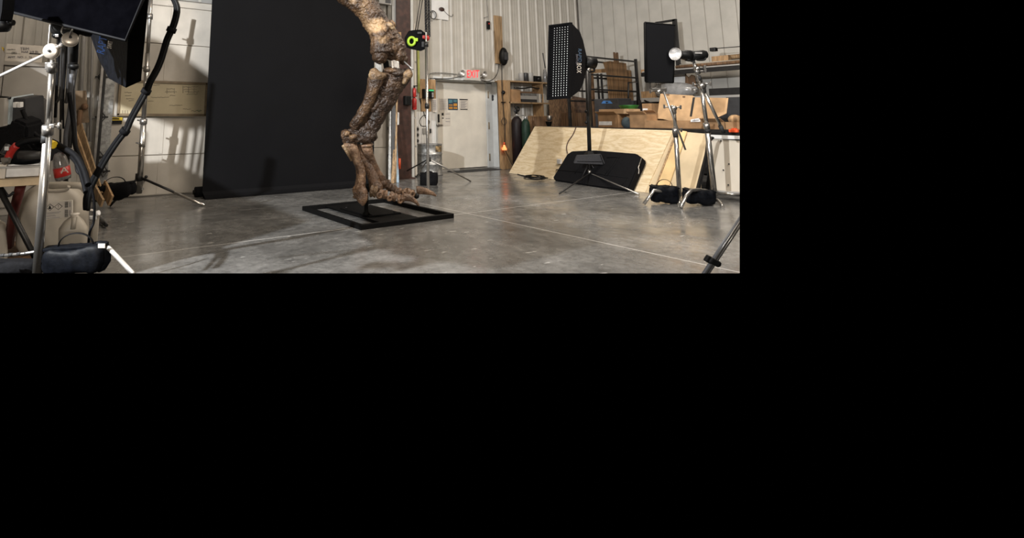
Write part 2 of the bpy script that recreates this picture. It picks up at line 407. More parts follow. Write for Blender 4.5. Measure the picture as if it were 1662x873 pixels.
# overhead sectional door
t = B(); xs0, xs1 = gx0-.02, gx1+.02
seams = [0, Yp(260, 252, YG).z, Yp(260, 188, YG).z, Yp(260, 129, YG).z, Yp(260, 70, YG).z, Yp(260, 12, YG).z, gz+.1]
zs = [0.01, .60, 1.22, 1.83, 2.44, 3.05, gz+.1]
zs = [.01]+[Yp(270, y_, YG).z for y_ in (251, 190.5, 132, 71, 9.5)]+[gz+.12]
for a, c in zip(zs, zs[1:]): t.box(xs0, xs1, YG+.015, YG+.07, a+.004, c-.008, .008)
t.box(xs0, xs1, YG+.05, YG+.09, 0, gz)
dr = struct('door_1', t, 'gdoor')
b = B()
for i in range(8):
    x = xs0+.9+i*(xs1-xs0)/7.2
    for a, c in zip(zs, zs[1:]): b.box(x-.028, x+.028, YG+.006, YG+.02, a+.02, c-.02, .002)
obj('panel_stile', b, 'gdoor', dr)
b = B(); b.box(xs0, xs1, YG-.03, YG, gz, gz+.12); struct('trim_2', b, 'gray')
# header strip, side track with hinges
b = B(); b.box(gx0-.03, gx0+.13, YG-.02, YG+.02, 0, gz); struct('trim_3', b, 'galv')
t = thing('door_track', (gx0-.08, YG-.06, 0), 'steel guide track with black edge running up left side of overhead door', 'door track')
b = B(); b.box(gx0-.05, gx0-.015, YG-.14, YG-.02, 0, gz+.2); obj('channel', b, 'dsteel', t)
b = B(); b.box(gx0-.09, gx0-.055, YG-.14, YG-.02, 0.02, gz+.2); obj('flange', b, 'steel', t)
for i, (px, py) in enumerate(((168, 44), (165, 125), (165, 190), (162, 255), (168, 278))):
    c = Yp(px, py, YG-.03); b = B()
    for s in (-1, 1): b.tube([c+X3*-.055, c+Z3*s*.085, c+X3*.055], .007, 6)
    b.obox(c, X3*.09, Y3*.008, Z3*.012); hg = obj('hinge', b, 'dsteel', dr)
    b = B(); b.lathe(c-Y3*.03, Y3, [(0, 0), (.022, 0), (.022, .03), (0, .03)], 12); obj('roller', b, 'dsteel', hg)
# right hand track seen behind the bones
t = thing('door_track', Yp(631, 300, YG-.05)*1, 'grey guide track on the right of the overhead door, behind the shin bones', 'door track')
b = B(); a = Yp(627, 290, YG-.03).x; c = Yp(634, 290, YG-.03).x; b.box(a, c, YG-.1, YG-.02, 0, 4.2); obj('channel', b, mat('weathered_steel', (.15, .14, .12), .6), t)
for z in (.45, 1.0, 1.45): 
    b = B(); b.box(a-.02, c-.03, YG-.13, YG-.1, z, z+.06); obj('roller_bracket', b, 'dsteel', t)
b = B(); a = Yp(634.5, 290, YG-.06).x; c = Yp(641, 290, YG-.06).x; b.box(a, c, YG-.12, YG-.01, 0, 4.2); struct('trim_4', b, 'gray')

# steel column between the two wall runs
t = thing('steel_column', ((colx0+colx1)/2, 9.2, 0), 'dark red-brown steel building column between overhead door and exit door', 'column')
b = B(); a, c = Yp(645, 290, 9.12).x, Yp(668, 290, 9.12).x
b.box(a, c, 9.12, 9.15, 0, 4.4, .003); b.box(a+.1, a+.12, 9.15, 9.34, 0, 4.4); obj('front_flange', b, 'brown', t)
b = B(); b.box(a, c, 9.34, 9.37, 0, 4.4, .003); obj('rear_flange', b, 'brown', t)
b = B(); b.box(a-.03, c+.06, 9.06, 9.4, 0, .02); obj('base_plate', b, 'brown', t)
b = B(); a, c = Yp(668, 290, 9.3).x, Yp(672, 290, 9.3).x; b.box(a, c, 9.28, 9.95, 0, 4.5); struct('trim_5', b, 'jamb')
# baseboard
b = B(); b.box(colx1+.1, dx0, YB-.03, YB+.01, 0, .12); struct('baseboard_back', b, 'whitem')

# exit door in its recess
fr = B(); fr.box(dx1, dx1+.04, YB-.03, YD+.1, 0, dz+.02); fr.box(dx0-.04, dx0, YB-.03, YD+.1, 0, dz+.02); fr.box(dx0-.04, dx1+.04, YB-.03, YD+.1, dz, dz+.06)
fr.box(dx0-.01, Yp(709.5, 200, YD).x, YD-.02, YD+.1, 0, dz); 
ldx0, ldx1, ldz = Yp(710, 200, YD).x, Yp(794.3, 272, YD-.03).x-.04, Yp(750, 134.5, YD).z
fr.box(ldx1+.01, dx1, YD-.03, YD+.1, 0, dz); fr.box(dx0, dx1, YD-.03, YD+.1, ldz+.01, dz+.02)
struct('trim_6', fr, 'jamb')
b = B(); b.box(ldx0, ldx1, YD-.01, YD+.05, .015, ldz, .004); de = struct('door_2', b, 'door')
def dp(x, y): return Yp(x, y, YD-.012)
b = B(); q = dp(713, 203); b.obox(q+Y3*-.02, X3*.09, Y3*.012, Z3*.014, .005); b.lathe(q-X3*.06-Y3*.04, Y3, [(0, 0), (.035, 0), (.035, .03), (0, .03)], 14); obj('lever_handle', b, 'steel', de)
q = dp(711.5, 192); b = B(); b.obox(q-Y3*.012, X3*.022, Y3*.012, Z3*.10, .004); obj('lock_plate', b, 'dsteel', de)
for i, y in enumerate((154, 204, 255)):
    q = dp(791.5+i*1.2, y); b = B(); b.tube([q-Y3*.02-Z3*.09, q-Y3*.02+Z3*.09], .018, 8); b.obox(q-Y3*.008+X3*.03, X3*.03, Y3*.004, Z3*.085); obj('hinge', b, 'tan', de)
for y in (156.5, 161): 
    q = Xp(799.5, y, dx1-.002); b = B(); b.lathe(q, -X3, [(0, 0), (.045, 0), (.04, .012), (0, .012)], 14); single('strike_plate', b, 'dgray', ['upper', 'lower'][y > 158]+' round grey plate on the right door jamb', 'plate', 'round plates on the door jamb')
b = B(); b.box(dx0+.25, dx1-.45, YB-.45, YB-.02, 0, .012, .003); single('door_shade_strip', b, mat('threshold_shade', (.02, .02, .02), .9, var=.3, scale=40, bump=.3), 'dark threshold line and painted shade on floor before the white exit door', 'shade strip')  # dark strip stands for the threshold line and the shade at the door

# ================================================================== NOTICES ON THE DOOR
def sheet(name, x0, x1, y0, y1, m, label, cat, Y=YD-.016, th=.004, group=None):
    a, c = Yp(x0, y0, Y), Yp(x1, y1, Y); a2 = Yp(x1, y0, Y)
    t = thing(name, ((a.x+c.x)/2, Y, min(a.z, c.z)), label, cat, group)
    b = B(); b.box(a.x, c.x, Y-th, Y, c.z, a.z); obj('sheet', b, m, t)
    return t, (lambda u, v: Vector((a.x+(c.x-a.x)*u, Y-th-.001, a.z+(c.z-a.z)*v)))
def bar(t, f, u0, u1, v0, v1, m, name='printed_block'):
    p, q = f(u0, v0), f(u1, v1); b = B(); b.box(p.x, q.x, p.y-.002, p.y+.001, q.z, p.z); return obj(name, b, m, t)
t, f = sheet('poster', 727, 743, 160, 178.5, mat('poster_navy', (.03, .06, .09), .5), 'dark blue poster with orange and blue squares on the exit door', 'poster')
for u0, u1, v0, v1, m in ((.07, .45, .1, .38, 'poster_cyan'), (.55, .93, .1, .3, 'poster_cyan'), (.55, .93, .42, .66, 'poster_orange'), (.07, .45, .52, .62, 'poster_orange'), (.07, .45, .72, .92, 'poster_orange'), (.55, .93, .75, .9, 'poster_orange')):
    bar(t, f, u0, u1, v0, v1, mat(m, {'poster_cyan': (.08, .20, .24), 'poster_orange': (.55, .25, .04)}[m], .6), 'colour_block')
t, f = sheet('notice', 745, 760, 160, 179, 'label', 'white notice with black heading and footer, right of the blue poster', 'notice')
bar(t, f, .05, .95, .03, .12, 'ink', 'heading'); bar(t, f, .1, .9, .88, .95, 'ink', 'footer')
for i in range(9): bar(t, f, .15, .85-.1*(i % 3), .2+.07*i, .225+.07*i, 'grayink', 'text_line')
t, f = sheet('notice', 712, 726, 159, 182, 'label', 'plain white text sheet left of the blue poster', 'notice')
for i in range(12): bar(t, f, .1, .9-.1*(i % 2), .1+.065*i, .12+.065*i, 'grayink', 'text_line')
t, f = sheet('notice', 701.5, 709, 160, 182, 'label', 'narrow grey printed sheet on wall left of the exit door', 'notice', Y=YB-.06)
for i in range(12): bar(t, f, .1, .9-.1*(i % 2), .1+.065*i, .13+.065*i, 'grayink', 'text_line')
t, f = sheet('notice', 715, 731, 182, 204, 'label', 'white instruction sheet with black pictograms above the door handle', 'notice')
bar(t, f, .1, .3, .05, .24, 'ink', 'pictogram'); bar(t, f, .12, .3, .4, .48, 'ink', 'pictogram')
for v in (.12, .45, .68): bar(t, f, .5, .95, v, v+.03, 'grayink', 'text_line')

# ================================================================== EXIT SIGN
Ys = YB-.05
a, c = Yp(754, 113, Ys-.06), Yp(779.5, 131, Ys-.06)
t = thing('exit_sign', ((a.x+c.x)/2, Ys, c.z), 'white emergency sign reading EXIT in red with two lamp heads above door', 'exit sign')
b = B(); b.box(a.x, c.x, Ys-.06, Ys+.02, c.z, a.z, .008); obj('housing', b, 'whitem', t)
lettering('EXIT', (Yp(758, 114, Ys-.062), Yp(777.5, 114, Ys-.062), Yp(777.5, 126, Ys-.062), Yp(758, 126, Ys-.062)), 'exitred', t)
for sx, (px, py) in ((-1, (749, 119)), (1, (785, 121))):
    q = Yp(px, py, Ys-.05); b = B(); b.lathe(q+Y3*.05, -Y3, [(0, 0), (.045, 0), (.08, .07), (.082, .1), (.07, .1), (.03, .06), (0, .06)], 20)
    lh = obj('lamp_head', b, 'silver', t); b = B(); b.ball(q-Y3*.01, .02, 10, 6); obj('bulb', b, 'bulb', lh)
    b = B(); b.box(q.x-.02 if sx < 0 else a.x, q.x+.02, Ys-.02, Ys+.02, q.z-.12, q.z-.05) if False else b.tube([q+Y3*.04, q+Y3*.04-Z3*.07-X3*sx*.08], .014, 6); obj('bracket', b, 'whitem', t)
def wire(pts, r, m, label, name='cable', cat='cable', sub=5, group=None):
    b = B(); b.tube(pts, r, 6, sub=sub); return single(name, b, m, label, cat, group)
yb = lambda x, y, o=.05: Yp(x, y, YB-o)
wire([yb(741, 120.5), yb(720, 118.5), yb(702, 118.5), yb(696, 121), yb(695, 128)], .012, 'galv', 'grey conduit running left from the exit sign to the plywood', 'conduit', 'conduit')
wire([yb(752, 123), yb(738, 126), yb(725, 127.5), yb(697, 127)], .007, 'dgray', 'thin grey wire below the conduit left of the exit sign')
wire([yb(781, 130), yb(792, 132), yb(802, 127), yb(808, 117), yb(810, 104)], .008, 'blackp', 'black cord curving from the exit sign up to black speaker')

# ================================================================== WALL ITEMS AROUND THE EXIT DOOR
a, c = yb(701, -8), yb(728.5, 33); b = B(); b.box(a.x, c.x, YB-.045, YB-.02, c.z, a.z, .003); t = single('access_panel', b, 'whitem', 'flat white wall panel high up left of the exit sign', 'panel')
t = thing('wall_camera', yb(717, 15, .1), 'small oval dark device on white wall panel with curled wire', 'device')
q = yb(717, 15, .07); b = B(); b.ell(q, (X3*.085, Y3*.03, Z3*.05)); obj('body', b, 'brown', t)
b = B(); b.tube([q+X3*.05, yb(723, 20), yb(729, 25.5), yb(734, 26.5), yb(735, 23)], .006, 6, sub=5); obj('wire', b, 'dgray', t)
b = B()
for k in range(3): b.ring(yb(703, 24, .08+.015*k), Y3, .10, .009, sx=1.0)
single('wire_coil', b, 'dgray', 'grey coil of wire hanging beside the chains near white panel', 'coil')
a, c = yb(801.5, 25), yb(816, 104); b = B(); b.box(a.x, c.x, YB-.075, YB-.033, c.z, a.z, .003); single('wall_board', b, 'wood', 'vertical pine board fixed high on ribbed wall above door', 'board')
t = thing('wall_speaker', yb(815, 103, .15), 'round black cord reel at bottom of the high pine board', 'cord reel')
q = yb(815.3, 92, .1); b = B(); b.ell(q-Y3*.05, (X3*.14, Y3*.09, Z3*.24), 18, 12); obj('housing', b, 'blackp', t)
b = B(); b.obox(q-Y3*.14, X3*.06, Y3*.02, Z3*.10, .01); obj('front_cover', b, 'dgray', t)
t = thing('drop_switch', yb(793, 48, .05), 'small black switch box hanging on thin wire above exit sign', 'switch')
q = yb(792.6, 41, .06); b = B(); b.obox(q, X3*.045, Y3*.025, Z3*.11, .008); obj('switch_box', b, 'blackp', t)
b = B(); b.obox(q-Y3*.028+Z3*.04, X3*.02, Y3*.006, Z3*.02, .003); obj('toggle', b, 'red', t)
b = B(); b.tube([q+Z3*.1, yb(792.6, 28), yb(790, -6)], .005, 5); b.tube([yb(785, 29), yb(792, 27)], .005, 5); obj('wire', b, 'dgray', t)
# cord with orange lamp on the side panel
Yc = YB-.5
# plywood with charger left of the door
a, c = yb(681, 128, .06), yb(707.5, 160, .06); b = B(); b.box(a.x, c.x, YB-.06, YB-.035, c.z, a.z, .002)
a2, c2 = yb(684, 160, .06), yb(700, 181, .06); b.box(a2.x, c2.x, YB-.06, YB-.035, c2.z, a2.z, .002)
single('backing_board', b, 'osb', 'tan plywood backing board on wall left of the exit door', 'board')
t = thing('battery_charger', yb(697, 160, .14), 'black box with green display on the plywood backing board', 'charger')
a, c = yb(688, 144, .14), yb(704.5, 160, .14); b = B(); b.box(a.x, c.x, YB-.14, YB-.06, c.z, a.z, .015); obj('case', b, 'blackp', t)
a, c = yb(696, 145.3, .142), yb(704, 148, .142); b = B(); b.box(a.x, c.x, YB-.147, YB-.138, c.z, a.z); obj('display', b, mat('green_display', (.05, .4, .15), .4, emit=(.1, .9, .3), es=.25), t)
a, c = yb(701, 150, .142), yb(703.5, 158, .142); b = B(); b.box(a.x, c.x, YB-.147, YB-.138, c.z, a.z); obj('side_label', b, 'gray', t)
wire([yb(681, 160), yb(687, 178), yb(690, 190), yb(697, 197), yb(693, 204), yb(684, 204), yb(681, 196), yb(688, 187), yb(695, 190)], .009, 'blackp', 'tangled black cord hanging below the plywood backing board', sub=6)
t = thing('socket_box', yb(692, 218, .08), 'grey steel socket box on white wall above the drum', 'socket box')
a, c = yb(686.5, 208, .08), yb(697.5, 217, .08); b = B(); b.box(a.x, c.x, YB-.08, YB-.03, c.z, a.z, .008); obj('box', b, 'gray', t)
b = B(); b.obox(Vector((c.x+.02, YB-.07, (a.z+c.z)/2)), X3*.025, Y3*.02, Z3*.05, .005); obj('switch_lever', b, 'dgray', t)
for i, y in enumerate((209.5, 219, 228.5)):
    q = yb(675.8, y, .06); t = thing('round_socket', q-Z3*.07, ['top', 'middle', 'bottom'][i]+' of three round black sockets in grey boxes beside column', 'socket', 'three round sockets beside the column')
    b = B(); b.lathe(q+Y3*.03, -Y3, [(0, 0), (.072, 0), (.072, .05), (.06, .06), (0, .06)], 8); obj('box', b, 'gray', t)
    b = B(); b.lathe(q-Y3*.02, -Y3, [(0, 0), (.04, 0), (.035, .02), (0, .02)], 16); obj('socket', b, 'blackp', t)
a, c = yb(670.5, 163, .05), yb(673, 245, .05); b = B(); b.box(a.x, c.x+.01, YB-.05, YB-.02, .25, c.z+1.0); single('wall_conduit', b, 'gray', 'thin vertical grey conduit beside the brown column', 'conduit')
# white liner below
a, c = yb(672, 181, .04), yb(706, 233, .04); 
b = B()
for i in range(7):
    x = a.x+.06+i*(c.x-a.x-.1)/6.3; b.box(x-.02, x+.02, YB-.05, YB-.02, .12, a.z)
b.box(a.x, c.x, YB-.037, YB-.033, .12, a.z)
single('liner_panel', b, 'whitem', 'white ribbed lower wall liner behind the drum', 'wall liner')
b = B(); p = [yb(679.5, 85), yb(679.2, 120), yb(678.8, 150)]
b.tube([Yp(678.5, 80, YB-.055), Yp(679.5, 120, YB-.055), Yp(679.5, 150, YB-.055)], .03, 8); single('lime_hose', b, mat('lime_hose_rubber', (.40, .42, .12), .5), 'yellow-green hose hanging down beside the brown column', 'hose')
# extinguishers
for i, (py0, py1, lab) in enumerate(((142, 158, 'upper red fabric pouch hanging beside the brown column'), (158, 178.5, 'lower red canister beside the brown column'))):
    q0, q1 = Yp(672.6, py0, 9.22), Yp(672.6, py1, 9.22); t = thing('red_canister', q1, lab, 'canister', 'red canisters beside the column')
    r = .052 if i else .04; h = q0.z-q1.z; b = B(); b.lathe(q1, Z3, [(0, 0), (r, .01), (r, h*.82), (r*.5, h*.95), (0, h*.96)], 18); obj('cylinder', b, 'red', t)
    b = B(); b.lathe(q1+Z3*h*.93, Z3, [(0, 0), (.02, 0), (.02, .05), (0, .05)], 10); b.obox(q1+Z3*(h*.93+.05)+X3*.03, X3*.05, Y3*.01, Z3*.01); obj('valve', b, 'blackp', t)
t = thing('hand_lamp', Yp(667, 132, 9.4), 'small black work lamp with white tube hung on the column side', 'work lamp')
b = B(); b.tube([Yp(665.5, 120, 9.4), Yp(665.8, 134, 9.4)], .035, 10); obj('body', b, 'blackp', t)
b = B(); b.tube([Yp(666.8, 125, 9.33), Yp(666.8, 133, 9.33)], .014, 8); obj('tube', b, 'white', t)
b = B(); q0, q1 = Yp(655.5, 155.5, 9.08), Yp(665.5, 171, 9.08); b.box(q0.x, q1.x, 9.02, 9.115, q1.z, q0.z, .02); single('control_box', b, 'blackp', 'black control box fixed to the brown steel column', 'control box')
t = thing('pull_bar', Yp(645, 203, 9.05), 'white plastic pull handle on left edge of the brown column', 'handle')
b = B(); a, c = Yp(646.5, 183, 9.05), Yp(646.5, 202, 9.05); b.tube([a-X3*.05+Y3*.02, a, c, c-X3*.05+Y3*.02], .019, 8); obj('grip', b, 'white', t)
# long things leaning beside the column
def plank(p0, p1, w, th, m, name, label, cat, face=None, grp=None):
    p0, p1 = Vector(p0), Vector(p1)
    if name == 'leaning_board': p0 = p0+(p0-p1)*(p0.z/(p1.z-p0.z))
    d = (p1-p0).normalized(); f = Vector(face or -FWD); u = d.cross(f).normalized(); v = u.cross(d)
    b = B(); b.obox((p0+p1)/2, d*(p1-p0).length/2, u*w/2, v*th/2, .003); return single(name, b, m, label, cat, grp)
plank(G(632.5, 293.5), Yp(633, 157, 9.14), .05, .03, 'galv', 'metal_post', 'pale green-grey metal strip leaning between bones and column', 'strip')
plank(G(638, 295.5), Yp(638.5, 146, 9.10), .06, .04, 'dgray', 'dark_post', 'dark ribbed strip leaning beside the brown column', 'strip')
plank(G(637, 298), Yp(641.5, 222, 9.0), .06, .04, 'wood', 'timber_offcut', 'short pine plank standing before the dark ribbed strip', 'plank')
plank(G(638, 297)+X3*.05, Yp(644.5, 145, 9.09), .035, .03, 'wood', 'timber_batten', 'long pale wooden batten leaning against the brown column', 'batten')
plank(G(641.5, 297)+X3*.06, Yp(642.5, 225, 9.07), .05, .02, mat('pale_blue_plastic', (.25, .34, .42), .5), 'blue_strip', 'pale blue-grey plastic strip leaning at the column foot', 'strip')
q = G(649, 290); b = B(); q0, q1 = Yp(648.5, 274, 9.05), Yp(648.5, 257, 9.05); b.tube([q0, q1], .026, 12); t = single('orange_tube', b, 'orange', 'short orange tube against foot of the brown column', 'tube')
b = B(); q = Yp(640, 160, 8.98); b.obox(q, X3*.04, Y3*.025, Z3*.07, .01); b.tube([q+Z3*.07-X3*.04, q+Z3*.07+X3*.07], .014, 6); single('red_clamp', b, 'red', 'red clamp hanging on the wooden batten beside the column', 'clamp')
q = Yp(648, 80, 9.0); b = B(); a, c = Yp(645.5, 52, 9.08), Yp(650, 64, 9.08); b.box(a.x, c.x, 9.05, 9.11, c.z-.1, a.z, .004); single('wood_block', b, 'osb', 'small tan wooden block on the column above the knee', 'block')
t, f = sheet('wall_box', 612, 632, -12, 9, 'gray', 'pale grey wall box behind the top of the thigh bone', 'box', Y=YG-.12, th=.08)
bar(t, f, .5, .95, .55, .9, 'dgray', 'switch_panel')

# drum
q = G(696, 283); q.y = min(q.y, YB-.42)
t = thing('steel_drum', q, 'dented galvanised steel drum standing left of the exit door', 'drum'); R_ = .285; Hd = Yp(696, 233.5, q.y).z
b = B(); b.lathe(q, Z3, [(0, .01), (R_-.01, .01), (R_, 0), (R_, .02), (R_-.012, .03), (R_-.012, Hd*.33), (R_+.006, Hd*.35), (R_-.012, Hd*.37), (R_-.012, Hd*.66), (R_+.006, Hd*.68), (R_-.012, Hd*.70), (R_-.012, Hd-.02), (R_, Hd-.01), (R_, Hd), (R_-.02, Hd), (R_-.025, Hd-.02), (0, Hd-.02)], 40); obj('body', b, 'galv', t)
a = math.radians(-75); lb = B()
rings = []
for k in range(8):
    an = math.radians(-100+k*6); rings.append([q+Vector((math.cos(an)*(R_-.006), math.sin(an)*(R_-.006), z)) for z in (Hd*.76, Hd*.94)]+[q+Vector((math.cos(an)*(R_-.02), math.sin(an)*(R_-.02), z)) for z in (Hd*.94, Hd*.76)])
lb.loft(rings, smooth=False); obj('label', lb, mat('rust_label', (.22, .15, .07), .8, var=.5, scale=14), t)
# low curb bar
b = B(); b.box(G(676, 283).x, G(728, 275).x, YB-.12, YB-.05, 0, .05); single('floor_channel', b, 'gray', 'low pale floor channel along wall beneath the drum', 'channel')

# black hoist bag with lime reel, chains
hd = 9.6
t = thing('hoist_chain_bag', D(680, 83, hd), 'black chain hoist housing with lime green reel hanging beside the column', 'hoist')
def P(x, y, o=0): return D(x, y, hd+o)
b = B(); b.prism([P(*p) for p in ((664, 50), (670, 49), (683, 48), (691, 54), (690, 68), (692, 79), (683, 83), (668, 80), (660, 77), (657, 62))], FWD*.2, .008); obj('housing', b, 'black', t)
b = B(); b.ring(P(668, 67, -.05), FWD, .060, .024, sx=1.2); b.obox(P(675, 64.5, -.05), RGT*.035, FWD*.03, UPV*.03, .01); obj('reel', b, 'green', t)
b = B(); b.obox(P(681, 53.5, -.02), RGT*.04, FWD*.03, UPV*.02, .01); b.obox(P(687, 72, -.02), RGT*.03, FWD*.03, UPV*.05, .01); obj('bracket', b, 'dgray', t)
b = B()
for px in (680, 683.5): b.tube([P(px-6, 50), P(px+4, -12)], .009, 6)
obj('suspension_cable', b, 'dsteel', t)
b = B(); b.ell(P(693, 61.5), (RGT*.05, FWD*.05, UPV*.06)); b.obox(P(690, 60), RGT*.05, FWD*.03, UPV*.03, .01); obj('hook_block', b, 'red', t)
for j, px in enumerate((691, 695.8)):
    b = B(); n = 26
    for k in range(n):
        y = -4+k*2.45; c = P(px+.9*(y/60), y, -.02)
        b.ring(c, FWD if k % 2 else RGT+FWD*.6, .012, .0062, 8, sx=1.5) if False else b.tube([c+(RGT if k % 2 else FWD)*s*.016+UPV*q_*.02 for s, q_ in ((-1, -1), (-1, 1), (1, 1), (1, -1))], .012, 5, closed=True)
    single('lifting_chain', b, 'dsteel', ['left', 'right'][j]+' strand of black lifting chain above the red hook block', 'chain', 'lifting chains')
# ================================================================== BACKDROP
YBD = 8.6
bx0, bx1 = Yp(328, 315, YBD).x, Yp(607, 300, YBD).x
b = B(); prof = []
n = 24
pts = [(YBD, 4.4)]+[(YBD-.0*k, 4.4-4.3*k/n) for k in range(1, n+1)]+[(YBD-.03, .045), (YBD-.09, .012), (YBD-.2, .006)]
th = .004
sec = [Vector((bx0, y, z)) for y, z in pts]+[Vector((bx0, y+th, z+(.004 if z < .1 else 0))) for y, z in reversed(pts)]
b.prism(sec, X3*(bx1-bx0)); t = thing('paper_backdrop', ((bx0+bx1)/2, YBD, 0), 'wide black seamless paper backdrop hanging behind the leg bones', 'backdrop')
obj('paper_sheet', b, 'paper', t)
b = B(); q0, q1 = Vector((G(314, 320).x, YBD+.13, .085)), Vector((bx1-.05, YBD+.13, .085)); b.tube([q0, q1], .08, 20); obj('paper_roll', b, 'paper', t)
b = B(); b.tube([q0-X3*.03, q0+X3*.02], .035, 14); obj('roll_core', b, 'frame', t)

# ================================================================== DISPLAY BASE
c0 = G(584, 374); c1 = G(730, 353); c2 = G(497, 343)
x0, x1 = (c0.x+c2.x)/2, c1.x+.02; y0, y1 = c0.y, (G(497, 341).y+G(640, 326).y)/2
t = thing('fossil_stand', ((x0+x1)/2, (y0+y1)/2, 0), 'black square steel base frame with post under the leg bones', 'display stand')
tb = .05; fh = .055
for (a, c, d, e) in ((x0, x1, y0, y0+tb), (x0, x1, y1-tb, y1), (x0, x0+tb, y0+tb, y1-tb), (x1-tb, x1, y0+tb, y1-tb)):
    b = B(); b.box(a, c, d, e, 0, fh, .004); obj('frame_bar', b, 'frame', t)
p1, p2 = G(617, 365, .03), G(667, 357, .03)
b = B(); b.box(G(583, 351, .03).x, G(655, 350, .03).x+.08, y0+tb, y1-tb, .02, .035, .002); obj('cross_plate', b, 'frame', t)
q = [G(556, 338, .04), G(597, 352.5, .04), G(640, 347.5, .04), G(603, 334, .04)]
pxa, pxb = min(p.x for p in q)+.02, max(p.x for p in q); pya, pyb = min(p.y for p in q), max(p.y for p in q)
b = B(); b.box(pxa, pxb, pya, pyb, .036, .052, .002); obj('post_plate', b, 'frame', t)
for a, c in ((pxa+.06, pya+.06), (pxb-.06, pya+.06), (pxa+.06, pyb-.06), (pxb-.06, pyb-.06)):
    b = B(); b.lathe(Vector((a, c, .052)), Z3, [(0, 0), (.014, 0), (.014, .01), (0, .01)], 6); obj('bolt', b, 'dsteel', t)
pb = G(594.5, 349, .05); pd = proj(pb)[2]; ptop = D(596, 312, pd)
b = B(); b.lathe(pb, Z3, [(0, 0), (.055, 0), (.04, .03), (.026, .04), (.026, ptop.z-pb.z), (0, ptop.z-pb.z)], 20); obj('post', b, 'frame', t)

# ================================================================== LEG BONES
LD = pd+.02
fossil = thing('dinosaur_leg_skeleton', pb, 'mounted dark brown fossil leg of a huge dinosaur with clawed foot', 'fossil skeleton')
PX = LD/F
def bone(name, shapes, m='bone', vox=.008, rough=.022, k=1.1, ad=.7):
    """shapes: ('t', [(x,y,r,doff)...], flat) limbs or ('e', x, y, rx, ry, doff, rd, tilt) swellings, merged by a voxel remesh"""
    b = B()
    for s in shapes:
        if s[0] == 't':
            pts = [D(x, y, LD+d) for x, y, r, d in s[1]]; rr = [(r*k+ad)*(LD+d)/F for x, y, r, d in s[1]]
            b.tube(pts, rr, 14, flat=s[2] if len(s) > 2 else 1, ref=RGT, sub=4)
        else:
            _, x, y, rx, ry, d, rd, tl = s; sc = (LD+d)/F; a = math.radians(tl)
            u = RGT*math.cos(a)-UPV*math.sin(a); v = RGT*math.sin(a)+UPV*math.cos(a)
            b.ell(D(x, y, LD+d), (u*(rx+.8)*sc, v*(ry+.8)*sc, FWD*rd), 18, 12)
    trim(b.b, E2)
    o = obj(name, b, m, fossil, cut=False)
    r = o.modifiers.new('remesh', 'REMESH'); r.mode = 'VOXEL'; r.voxel_size = vox; r.use_smooth_shade = True
    s = o.modifiers.new('smooth', 'SMOOTH'); s.iterations = 5; s.factor = .6
    for kk, (sz, st) in enumerate(((.16, rough*1.3), (.05, rough*1.05), (.018, rough*.5))):
        tx = bpy.data.textures.get('bone_noise_%d' % kk) or bpy.data.textures.new('bone_noise_%d' % kk, 'CLOUDS'); tx.noise_scale = sz; tx.noise_depth = 3
        dm = o.modifiers.new('displace', 'DISPLACE'); dm.texture = tx; dm.strength = st; dm.mid_level = .5; dm.texture_coords = 'LOCAL'
    return o
M['femur'] = patch_mat([(tuple(D(611, 42, LD-.13)), .125, (.62, .40, .21)), (tuple(D(619, 64, LD-.15)), .09, (.50, .32, .16)), (tuple(D(574, 2, LD-.13)), .07, (.45, .29, .16)), (tuple(D(590, 22, LD-.08)), .045, (.5, .36, .2))])
# femur (thigh bone), its upper end above the frame
bone('femur', [('t', [(556, -28, 27, -.05), (572, -12, 23, 0), (586, 2, 20, 0), (600, 20, 18, 0), (611, 38, 18, 0), (620, 54, 19, 0), (624, 66, 20, 0)], 1.0),
    ('t', [(616, 52, 14, -.03), (618, 68, 14.5, -.08), (619, 86, 15, -.10)], 1.2), ('e', 617, 90, 12.5, 14, -.10, .13, 10),
    ('t', [(625, 50, 13, .04), (637, 66, 14, .05), (645, 84, 14, .05)], 1.1), ('e', 647, 88, 12, 15, .05, .14, -12), ('e', 655, 97, 6, 8, .05, .08, 0),
    ('e', 636, 80, 13, 18, .0, .12, 0), ('e', 630, 60, 12, 14, .0, .12, 0), ('e', 608, 55, 6, 12, -.06, .05, -30), ('e', 634, 40, 8, 7, .06, .05, 30)], 'femur', rough=.030)
bone('kneecap_fragment', [('e', 633, 41, 7, 4, -.10, .035, 35), ('e', 637, 45, 4, 3, -.10, .03, 35)], 'bone_tan', vox=.006, rough=.008)
# tibia and crest
bone('tibia', [('t', [(640, 124, 18, .02), (634, 140, 16, .02), (626, 158, 14.5, .02), (616, 178, 13, .02), (607, 194, 12.5, .02)]), ('t', [(649, 117, 15, .02), (641, 130, 17, .02), (633, 148, 15, .02), (622, 168, 14, .03), (612, 186, 12.5, .03), (603, 202, 13, .03), (595, 214, 14, .02)], .9),
    ('e', 640, 117, 18, 6.5, .0, .15, 8), ('e', 660, 122, 8, 12, .02, .11, 15), ('e', 655, 131, 7, 8, 0, .08, 0), ('t', [(624, 140, 8, -.05), (612, 165, 6, -.06), (603, 180, 5, -.05)]),
    ('t', [(600, 205, 10, 0), (585, 215, 10, 0), (566, 219, 8, 0)]), ('e', 598, 219, 13, 9, .02, .13, 0), ('e', 575, 217, 14, 8, 0, .10, -12), ('e', 604, 222, 7, 7, .04, .1, 0)], 'bone_dark', rough=.028)
bone('tibia_cap', [('e', 662, 121, 6.5, 8, -.10, .05, 25), ('e', 657, 131, 3.5, 6, -.09, .05, 25)], 'bone_tan', vox=.008, rough=.014)
bone('tibial_plateau', [('e', 634, 114.5, 11, 3.6, -.10, .07, 4)], 'bone', vox=.008, rough=.014)
